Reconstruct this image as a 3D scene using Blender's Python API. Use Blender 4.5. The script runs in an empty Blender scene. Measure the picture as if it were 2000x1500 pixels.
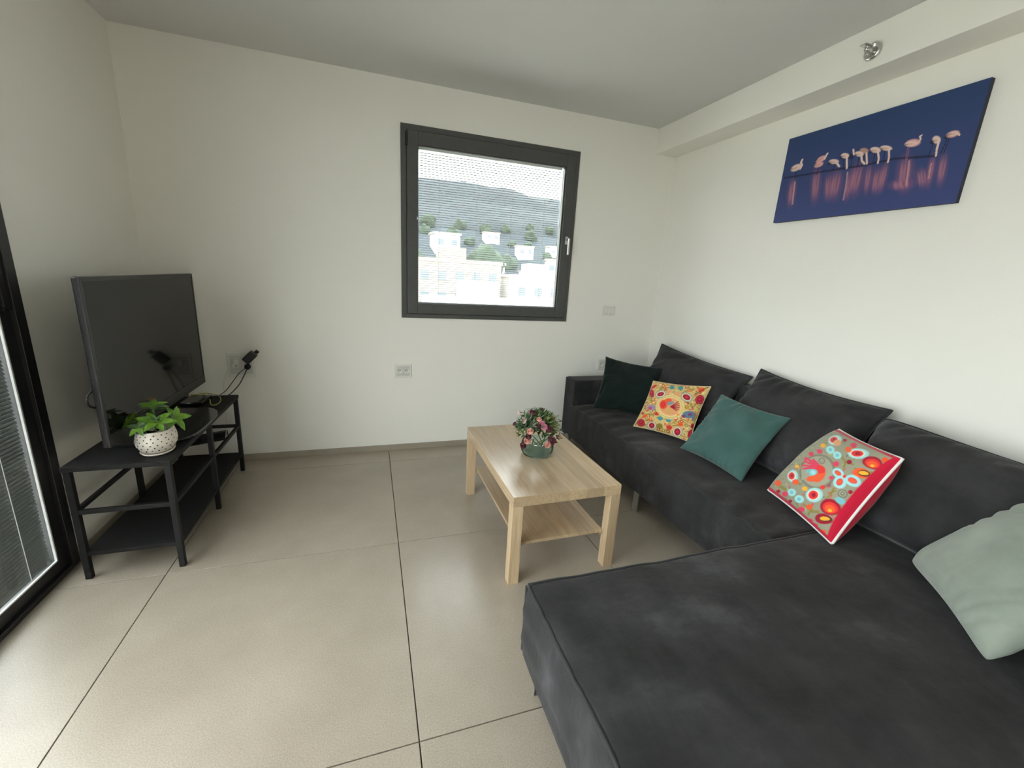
import bpy, bmesh, math, random
import numpy as np
from mathutils import Vector, Matrix, noise, Euler

# ------------------------------------------------------------------ camera, world, light, exposure
SC = bpy.context.scene
COL = SC.collection
random.seed(7)

F_PX, YAW, PITCH, ROLL = 826.457, .329, .2487, .0584
CAM = Vector((-2.4155, -3.2494, 1.3868))
def _cam_matrix():
    cy, sy, cp, sp = math.cos(YAW), math.sin(YAW), math.cos(PITCH), math.sin(PITCH)
    fwd = Vector((sy*cp, cy*cp, -sp)); right = Vector((cy, -sy, 0)); up = right.cross(fwd)
    cr, sr = math.cos(ROLL), math.sin(ROLL)
    r2 = cr*right + sr*up; u2 = -sr*right + cr*up
    m = Matrix((r2, u2, -fwd)).transposed().to_4x4(); m.translation = CAM
    return m
cam_data = bpy.data.cameras.new('camera'); cam = bpy.data.objects.new('camera', cam_data); COL.objects.link(cam)
cam.matrix_world = _cam_matrix()
cam_data.sensor_width = 36.0; cam_data.lens = F_PX/2000*36.0; cam_data.clip_start = .02; cam_data.clip_end = 3000
SC.camera = cam

world = bpy.data.worlds.new('overcast_sky'); SC.world = world; world.use_nodes = True
_bg = world.node_tree.nodes['Background']
_bg.inputs['Color'].default_value = (.95, .967, .985, 1); _bg.inputs['Strength'].default_value = SKY_STRENGTH = 4.6

def portal(name, loc, rot, sx, sy):
    l = bpy.data.lights.new(name, 'AREA'); l.shape = 'RECTANGLE'; l.size = sx; l.size_y = sy; l.cycles.is_portal = True
    o = bpy.data.objects.new(name, l); COL.objects.link(o); o.location = loc; o.rotation_euler = rot
portal('window_portal', (-1.53, .24, 1.69), (math.radians(-90), 0, 0), 1.35, 1.3)
portal('door_portal', (-3.98, -2.78, 1.15), (0, math.radians(-90), 0), 2.3, 3.5)

vs = SC.view_settings
vs.view_transform = 'Standard'; vs.look = 'None'; vs.gamma = 1.0; vs.use_curve_mapping = False; vs.exposure = 1.30
SC.cycles.max_bounces = 14; SC.cycles.diffuse_bounces = 9; SC.cycles.glossy_bounces = 5
SC.cycles.transparent_max_bounces = 24; SC.cycles.caustics_reflective = False; SC.cycles.caustics_refractive = False
SC.cycles.sample_clamp_indirect = 6.0

# ------------------------------------------------------------------ material helpers
def srgb(r, g, b):
    f = lambda c: ((c/255)/12.92 if c/255 <= .04045 else ((c/255+.055)/1.055)**2.4)
    return (f(r), f(g), f(b), 1)
class NT:
    def __init__(s, name):
        s.m = bpy.data.materials.new(name); s.m.use_nodes = True; s.t = s.m.node_tree; s.n = s.t.nodes
        s.b = s.n['Principled BSDF']; s.out = s.n['Material Output']
    def node(s, typ, **kw):
        n = s.n.new(typ)
        for k, v in kw.items():
            if k in n.inputs: n.inputs[k].default_value = v
            else: setattr(n, k, v)
        return n
    def link(s, a, b): s.t.links.new(a, b)
    def coord(s, kind='Object', scale=(1, 1, 1), rot=(0, 0, 0)):
        c = s.node('ShaderNodeTexCoord'); mp = s.node('ShaderNodeMapping'); s.link(c.outputs[kind], mp.inputs['Vector'])
        mp.inputs['Scale'].default_value = scale; mp.inputs['Rotation'].default_value = rot
        return mp.outputs['Vector']
    def noise(s, vec, scale, detail=4, rough=.55):
        n = s.node('ShaderNodeTexNoise'); n.inputs['Scale'].default_value = scale; n.inputs['Detail'].default_value = detail
        n.inputs['Roughness'].default_value = rough; s.link(vec, n.inputs['Vector']); return n.outputs['Fac']
    def ramp(s, fac, stops):
        r = s.node('ShaderNodeValToRGB'); e = r.color_ramp.elements
        while len(e) < len(stops): e.new(.5)
        for i, (p, c) in enumerate(stops): e[i].position = p; e[i].color = c
        s.link(fac, r.inputs['Fac']); return r.outputs['Color']
    def mix(s, fac, a, b, mode='MIX'):
        m = s.node('ShaderNodeMix', data_type='RGBA', blend_type=mode)
        for v, i in ((fac, 0), (a, 6), (b, 7)):
            if hasattr(v, 'is_linked'): s.link(v, m.inputs[i])
            else: m.inputs[i].default_value = v
        return m.outputs[2]
    def bump(s, h, strength=.1, dist=.01):
        b = s.node('ShaderNodeBump'); b.inputs['Strength'].default_value = strength; b.inputs['Distance'].default_value = dist
        s.link(h, b.inputs['Height']); s.link(b.outputs['Normal'], s.b.inputs['Normal'])
    def base(s, c):
        if hasattr(c, 'is_linked'): s.link(c, s.b.inputs['Base Color'])
        else: s.b.inputs['Base Color'].default_value = c
    def set(s, **kw):
        names = dict(rough='Roughness', metal='Metallic', spec='Specular IOR Level', sheen='Sheen Weight', sheen_rough='Sheen Roughness',
                     sheen_tint='Sheen Tint', coat='Coat Weight', coat_rough='Coat Roughness', trans='Transmission Weight', ior='IOR', sss='Subsurface Weight')
        for k, v in kw.items(): s.b.inputs[names[k]].default_value = v
        return s
def plain(name, col, rough=.5, **kw):
    t = NT(name); t.base(col); t.set(rough=rough, **kw); return t.m
def mottled(name, c1, c2, scale, rough=.6, bump=0., bscale=None, dist=.004, **kw):
    t = NT(name); v = t.coord(); t.base(t.ramp(t.noise(v, scale, 5), [(.3, c1), (.7, c2)])); t.set(rough=rough, **kw)
    if bump: t.bump(t.noise(v, bscale or scale*4, 4), bump, dist)
    return t.m

M = {}
M['wall'] = mottled('white_plaster', (.815, .80, .75, 1), (.845, .83, .78, 1), 1.2, .85, .12, 220, .002)
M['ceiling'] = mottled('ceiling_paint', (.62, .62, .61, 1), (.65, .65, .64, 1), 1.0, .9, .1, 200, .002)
def _tile():
    t = NT('beige_porcelain'); v = t.coord('Object')
    info = t.node('ShaderNodeObjectInfo'); add = t.node('ShaderNodeVectorMath', operation='ADD'); t.link(v, add.inputs[0])
    sc = t.node('ShaderNodeVectorMath', operation='SCALE'); sc.inputs['Scale'].default_value = 37.0
    t.link(info.outputs['Location'], sc.inputs[0]); t.link(sc.outputs[0], add.inputs[1]); v = add.outputs[0]
    big = t.ramp(t.noise(v, 2.2, 6, .6), [(.3, (.345, .294, .236, 1)), (.72, (.415, .360, .296, 1))])
    fine = t.noise(v, 260, 3, .7)
    sp = t.ramp(fine, [(.34, (.78, .78, .77, 1)), (.52, (1, 1, 1, 1)), (.70, (1.20, 1.20, 1.21, 1))])
    t.base(t.mix(1.0, big, sp, 'MULTIPLY'))
    t.set(rough=.27)
    t.set(spec=.7); return t.m
M['tile'] = _tile()
M['grout'] = plain('grey_grout', (.15, .135, .11, 1), .9)
M['skirt'] = mottled('skirting_tile', (.30, .265, .21, 1), (.36, .32, .255, 1), 3, .45)
M['alu'] = mottled('anthracite_aluminium', (.062, .063, .061, 1), (.074, .075, .072, 1), 30, .42, 0, spec=.5)
M['gasket'] = plain('black_gasket', (.008, .008, .008, 1), .6)
M['door_alu'] = mottled('black_aluminium', (.012, .012, .014, 1), (.017, .017, .019, 1), 30, .38)
M['slat'] = plain('grey_slat', (.11, .112, .118, 1), .5)
M['door_slat'] = plain('grey_door_slat', (.17, .178, .172, 1), .4)
M['rail_white'] = plain('white_rail', (.85, .86, .85, 1), .4)
M['steel'] = plain('satin_steel', (.62, .62, .60, 1), .28, metal=1)
M['chrome'] = plain('polished_chrome', (.70, .70, .68, 1), .12, metal=1)
def _pane():
    t = NT('clear_pane'); tr = t.node('ShaderNodeBsdfTransparent'); gl = t.node('ShaderNodeBsdfGlossy'); gl.inputs['Roughness'].default_value = .0
    tr.inputs['Color'].default_value = (.95, .965, .96, 1)
    fr = t.node('ShaderNodeFresnel'); fr.inputs['IOR'].default_value = 1.45
    ge = t.node('ShaderNodeNewGeometry'); iv = t.node('ShaderNodeMath', operation='SUBTRACT'); iv.inputs[0].default_value = 1.0; t.link(ge.outputs['Backfacing'], iv.inputs[1])
    mu = t.node('ShaderNodeMath', operation='MULTIPLY'); t.link(fr.outputs[0], mu.inputs[0]); t.link(iv.outputs[0], mu.inputs[1])
    mx = t.node('ShaderNodeMixShader'); t.link(mu.outputs[0], mx.inputs[0]); t.link(tr.outputs[0], mx.inputs[1]); t.link(gl.outputs[0], mx.inputs[2])
    t.link(mx.outputs[0], t.out.inputs['Surface']); t.n.remove(t.b); return t.m
M['pane'] = _pane()
def _velvet():
    t = NT('charcoal_velvet'); v = t.coord('Object', (1, 1.6, 1), (0, 0, .5))
    n1 = t.noise(v, 2.6, 7, .62); n2 = t.noise(t.coord('Object', (1.2, .5, 1), (0, 0, -.7)), 7, 5, .6)
    c1 = t.ramp(n1, [(.34, (.0180, .0176, .0182, 1)), (.55, (.0320, .0315, .0330, 1)), (.70, (.062, .061, .066, 1))])
    c2 = t.ramp(n2, [(.36, (.78, .78, .78, 1)), (.66, (1.28, 1.28, 1.28, 1))])
    t.base(t.mix(1.0, c1, c2, 'MULTIPLY')); t.set(rough=.85, spec=.2, sheen=.16, sheen_rough=.4, sheen_tint=(.66, .64, .64, 1))
    t.bump(t.noise(v, 9, 6, .65), .4, .014); return t.m
M['velvet'] = _velvet()
M['piping'] = plain('black_piping', (.010, .010, .011, 1), .75, sheen=.1)
def _oak():
    t = NT('pale_oak_laminate'); c = t.node('ShaderNodeTexCoord'); sx = t.node('ShaderNodeSeparateXYZ'); t.link(c.outputs['Object'], sx.inputs[0])
    mul = t.node('ShaderNodeMath', operation='MULTIPLY'); mul.inputs[1].default_value = 11.0; t.link(sx.outputs['X'], mul.inputs[0])
    fl = t.node('ShaderNodeMath', operation='FLOOR'); t.link(mul.outputs[0], fl.inputs[0])
    wn = t.node('ShaderNodeTexWhiteNoise', noise_dimensions='1D'); t.link(fl.outputs[0], wn.inputs['W'])
    strip = t.ramp(wn.outputs['Value'], [(0, (.80, .78, .76, 1)), (1, (1.10, 1.08, 1.06, 1))])
    v = t.coord('Object', (26, 1.2, 26)); gr = t.noise(v, 3.2, 6, .65)
    col = t.ramp(gr, [(.30, (.46, .335, .205, 1)), (.55, (.565, .425, .275, 1)), (.75, (.635, .49, .335, 1))])
    t.base(t.mix(1.0, col, strip, 'MULTIPLY')); t.set(rough=.25, spec=.9); return t.m
M['oak'] = _oak()
def _oak_leg():
    t = NT('pale_oak_leg'); gr = t.noise(t.coord('Object', (30, 30, 1.4)), 3, 6, .65)
    t.base(t.ramp(gr, [(.30, (.42, .30, .18, 1)), (.55, (.53, .395, .25, 1)), (.75, (.60, .455, .30, 1))])); t.set(rough=.36); return t.m
M['oak_leg'] = _oak_leg()
M['black_metal'] = mottled('black_powder_coat', (.0075, .0075, .008, 1), (.011, .011, .0115, 1), 60, .6, spec=.3)
M['black_board'] = mottled('black_wood_board', (.006, .006, .0062, 1), (.010, .010, .010, 1), 40, .65, spec=.3)
M['tv_plastic'] = plain('black_gloss_plastic', (.007, .007, .008, 1), .16, coat=.4, coat_rough=.08)
M['tv_bezel'] = plain('dark_bezel', (.010, .010, .011, 1), .4)
M['screen'] = plain('tv_screen', (.006, .006, .006, 1), .08, spec=.26)
M['black_plastic'] = plain('matte_black_plastic', (.010, .010, .011, 1), .45)
M['white_plastic'] = plain('white_plastic', (.74, .735, .69, 1), .4)
M['grey_plastic'] = plain('pale_grey_plastic', (.60, .60, .57, 1), .4)
M['ceramic'] = mottled('cream_ceramic', (.66, .60, .52, 1), (.78, .73, .66, 1), 9, .45, .15, 30, .003)
M['dot'] = plain('dark_dot', (.02, .016, .014, 1), .6)
M['soil'] = mottled('dark_soil', (.012, .009, .006, 1), (.03, .022, .014, 1), 60, .95)
def _leaf(name, c1, c2, c3, scale=30):
    t = NT(name); v = t.coord('Object'); t.base(t.ramp(t.noise(v, scale, 4), [(.3, c1), (.5, c2), (.72, c3)])); t.set(rough=.42, spec=.4); return t.m
M['leaf'] = _leaf('green_leaf', (.050, .125, .014, 1), (.115, .245, .022, 1), (.24, .40, .055, 1))
M['leaf_dark'] = _leaf('deep_green_leaf', (.020, .050, .016, 1), (.050, .105, .030, 1), (.110, .180, .060, 1))
M['leaf_red'] = _leaf('reddish_leaf', (.07, .028, .02, 1), (.13, .055, .035, 1), (.17, .10, .05, 1))
M['sprig'] = _leaf('olive_sprig', (.10, .13, .03, 1), (.20, .25, .075, 1), (.34, .38, .16, 1), 60)
M['sprig_grey'] = _leaf('grey_green_sprig', (.05, .085, .055, 1), (.10, .15, .10, 1), (.20, .25, .18, 1), 60)
M['stem'] = plain('green_stem', (.06, .12, .03, 1), .5)
for k, c in dict(pale=(.74, .58, .54, 1), peach=(.68, .37, .31, 1), pink=(.62, .24, .34, 1), dark=(.115, .007, .018, 1)).items():
    M['rose_'+k] = plain(k+'_petal', c, .6, sheen=.2)
def _glass():
    t = NT('bowl_glass'); tr = t.node('ShaderNodeBsdfTransparent'); tr.inputs['Color'].default_value = (.86, .93, .90, 1)
    df = t.node('ShaderNodeBsdfTranslucent'); df.inputs['Color'].default_value = (.62, .70, .66, 1)
    gl = t.node('ShaderNodeBsdfGlossy'); gl.inputs['Roughness'].default_value = .04
    lw = t.node('ShaderNodeLayerWeight'); lw.inputs['Blend'].default_value = .10
    m1 = t.node('ShaderNodeMixShader'); m1.inputs[0].default_value = .34; t.link(tr.outputs[0], m1.inputs[1]); t.link(df.outputs[0], m1.inputs[2])
    m2 = t.node('ShaderNodeMixShader'); t.link(lw.outputs['Fresnel'], m2.inputs[0]); t.link(m1.outputs[0], m2.inputs[1]); t.link(gl.outputs[0], m2.inputs[2])
    t.link(m2.outputs[0], t.out.inputs['Surface']); t.n.remove(t.b); return t.m
M['glass'] = _glass()
def fabric(name, c1, c2, sheen=.3, wave=420):
    t = NT(name); v = t.coord('Object'); t.base(t.ramp(t.noise(v, 5, 6, .6), [(.32, c1), (.68, c2)]))
    t.set(rough=.88, spec=.2, sheen=sheen, sheen_rough=.5); t.bump(t.noise(v, wave, 2), .12, .002); return t.m
M['green_dark'] = fabric('bottle_green_velvet', (.0028, .0075, .0065, 1), (.006, .0155, .013, 1), .1)
M['teal'] = fabric('teal_velvet', (.034, .088, .080, 1), (.056, .122, .112, 1), .2)
M['sage'] = fabric('sage_velvet', (.195, .225, .185, 1), (.270, .300, .255, 1), .25)
M['white_cord'] = plain('white_cord', (.78, .74, .72, 1), .7)
M['cream_cord'] = plain('cream_cord', (.62, .50, .30, 1), .7)
def painted(name, rough, sheen=0., bumpsc=0):
    t = NT(name); a = t.node('ShaderNodeVertexColor', layer_name='print'); t.base(a.outputs['Color']); t.set(rough=rough, sheen=sheen, spec=.3)
    if bumpsc: t.bump(t.noise(t.coord(), bumpsc, 2), .2, .002)
    return t.m
M['embroidery'] = painted('embroidered_cloth', .85, .15, 380)
M['canvas'] = painted('printed_canvas', .55)
M['canvas_edge'] = plain('canvas_edge', srgb(24, 28, 52), .6)
M['cable_black'] = plain('black_cable', (.010, .009, .010, 1), .45)
M['cable_purple'] = plain('dark_violet_cable', (.040, .018, .035, 1), .45)
M['cable_white'] = plain('white_cable', (.70, .70, .66, 1), .5)
M['cable_yellow'] = plain('yellow_cable', (.42, .42, .10, 1), .5)
M['hill'] = mottled('wooded_hillside', (.009, .016, .021, 1), (.026, .038, .044, 1), .05, .95)
M['ground'] = mottled('town_ground', (.36, .34, .30, 1), (.55, .53, .48, 1), .08, .95)
M['render_white'] = mottled('white_render', (.80, .78, .74, 1), (.86, .85, .82, 1), .3, .9)
M['render_sand'] = mottled('sand_render', (.20, .175, .145, 1), (.28, .25, .21, 1), .3, .9)
M['window_dark'] = plain('far_window', (.10, .12, .14, 1), .2)
M['tree'] = mottled('tree_foliage', (.018, .030, .020, 1), (.045, .065, .038, 1), 1.2, .95)

# ------------------------------------------------------------------ mesh helpers
def link(name, me, mat=None, parent=None, loc=None, smooth=False):
    if mat is not None and not me.materials: me.materials.append(mat)
    if smooth:
        for p in me.polygons: p.use_smooth = True
    o = bpy.data.objects.new(name, me); COL.objects.link(o)
    if parent is not None: o.parent = parent
    if loc is not None: o.location = loc
    return o
def tag(o, label=None, cat=None, group=None, kind=None):
    if label: o['label'] = label
    if cat: o['category'] = cat
    if group: o['group'] = group
    if kind: o['kind'] = kind
    return o
def empty(name, loc, label=None, cat=None, group=None, kind=None, rotz=0):
    o = bpy.data.objects.new(name, None); o.empty_display_size = .05; COL.objects.link(o); o.location = loc; o.rotation_euler = (0, 0, rotz)
    return tag(o, label, cat, group, kind)
def bm_box(bm, x0, x1, y0, y1, z0, z1, bev=0, seg=2, mtx=None):
    r = bmesh.ops.create_cube(bm, size=1); vv = r['verts']
    bmesh.ops.scale(bm, vec=(x1-x0, y1-y0, z1-z0), verts=vv); bmesh.ops.translate(bm, vec=((x0+x1)/2, (y0+y1)/2, (z0+z1)/2), verts=vv)
    if bev:
        ed = list({e for v in vv for e in v.link_edges})
        rb = bmesh.ops.bevel(bm, geom=ed, offset=bev, segments=seg, affect='EDGES', profile=.5)
        vv = list({v for f in rb['faces'] for v in f.verts} | {v for v in vv if v.is_valid})
    if mtx is not None: bmesh.ops.transform(bm, matrix=mtx, verts=vv)
    return vv
def done(bm, name):
    me = bpy.data.meshes.new(name); bm.to_mesh(me); bm.free(); return me
def boxes(name, lst, mat, parent=None, bev=0, loc=None, seg=2):
    bm = bmesh.new()
    for b in lst: bm_box(bm, *b, bev=bev, seg=seg)
    return link(name, done(bm, name), mat, parent, loc)
def box(name, b, mat, parent=None, bev=0, loc=None, seg=2): return boxes(name, [b], mat, parent, bev, loc, seg)
def smooth_path(pts, sub=8, closed=False):
    P = [Vector(p) for p in pts]; n = len(P); out = []
    for i in range(n if closed else n-1):
        g = (lambda k: P[k % n]) if closed else (lambda k: P[min(max(k, 0), n-1)])
        a, b, c, d = g(i-1), g(i), g(i+1), g(i+2)
        for s in range(sub):
            t = s/sub
            out.append(.5*((2*b)+(c-a)*t+(2*a-5*b+4*c-d)*t*t+(3*b-a-3*c+d)*t**3))
    if not closed: out.append(P[-1])
    return out
def tube_mesh(name, pts, r, seg=8, closed=False, sub=8, raw=False):
    P = [Vector(p) for p in pts] if raw else smooth_path(pts, sub, closed)
    n = len(P); V = []; Fc = []
    nrm = None
    for i in range(n):
        t = (P[(i+1) % n]-P[i-1]) if closed else (P[min(i+1, n-1)]-P[max(i-1, 0)])
        t = t.normalized() if t.length > 1e-9 else Vector((0, 0, 1))
        if nrm is None: nrm = t.orthogonal().normalized()
        nrm = nrm-t*nrm.dot(t)
        nrm = nrm.normalized() if nrm.length > 1e-6 else t.orthogonal().normalized()
        b = t.cross(nrm); rr = r(i/(n-1)) if callable(r) else r
        for k in range(seg):
            a = 2*math.pi*k/seg; V.append(P[i]+(nrm*math.cos(a)+b*math.sin(a))*rr)
    for i in range(n if closed else n-1):
        j = (i+1) % n
        for k in range(seg):
            q = (k+1) % seg; Fc.append((i*seg+k, i*seg+q, j*seg+q, j*seg+k))
    if not closed: Fc.append(tuple(range(seg))[::-1]); Fc.append(tuple((n-1)*seg+k for k in range(seg)))
    me = bpy.data.meshes.new(name); me.from_pydata([tuple(v) for v in V], [], Fc); me.update(); return me
def tube(name, pts, r, mat, parent=None, **kw): return link(name, tube_mesh(name, pts, r, **kw), mat, parent, smooth=True)
def lathe_mesh(name, prof, seg=32, fn=None):
    V = []; Fc = []
    for (r, z) in prof:
        for k in range(seg):
            a = 2*math.pi*k/seg; p = Vector((r*math.cos(a), r*math.sin(a), z)); V.append(fn(p, a) if fn else p)
    for i in range(len(prof)-1):
        for k in range(seg):
            q = (k+1) % seg; Fc.append((i*seg+k, i*seg+q, (i+1)*seg+q, (i+1)*seg+k))
    if prof[0][0] > 1e-6: Fc.append(tuple(range(seg))[::-1])
    if prof[-1][0] > 1e-6: Fc.append(tuple((len(prof)-1)*seg+k for k in range(seg)))
    me = bpy.data.meshes.new(name); me.from_pydata([tuple(v) for v in V], [], Fc); me.update(); return me
def lathe(name, prof, mat, parent=None, loc=None, seg=32, fn=None): return link(name, lathe_mesh(name, prof, seg, fn), mat, parent, loc, True)
def nz(x, y, z=0.): return noise.noise(Vector((x, y, z)))

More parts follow.
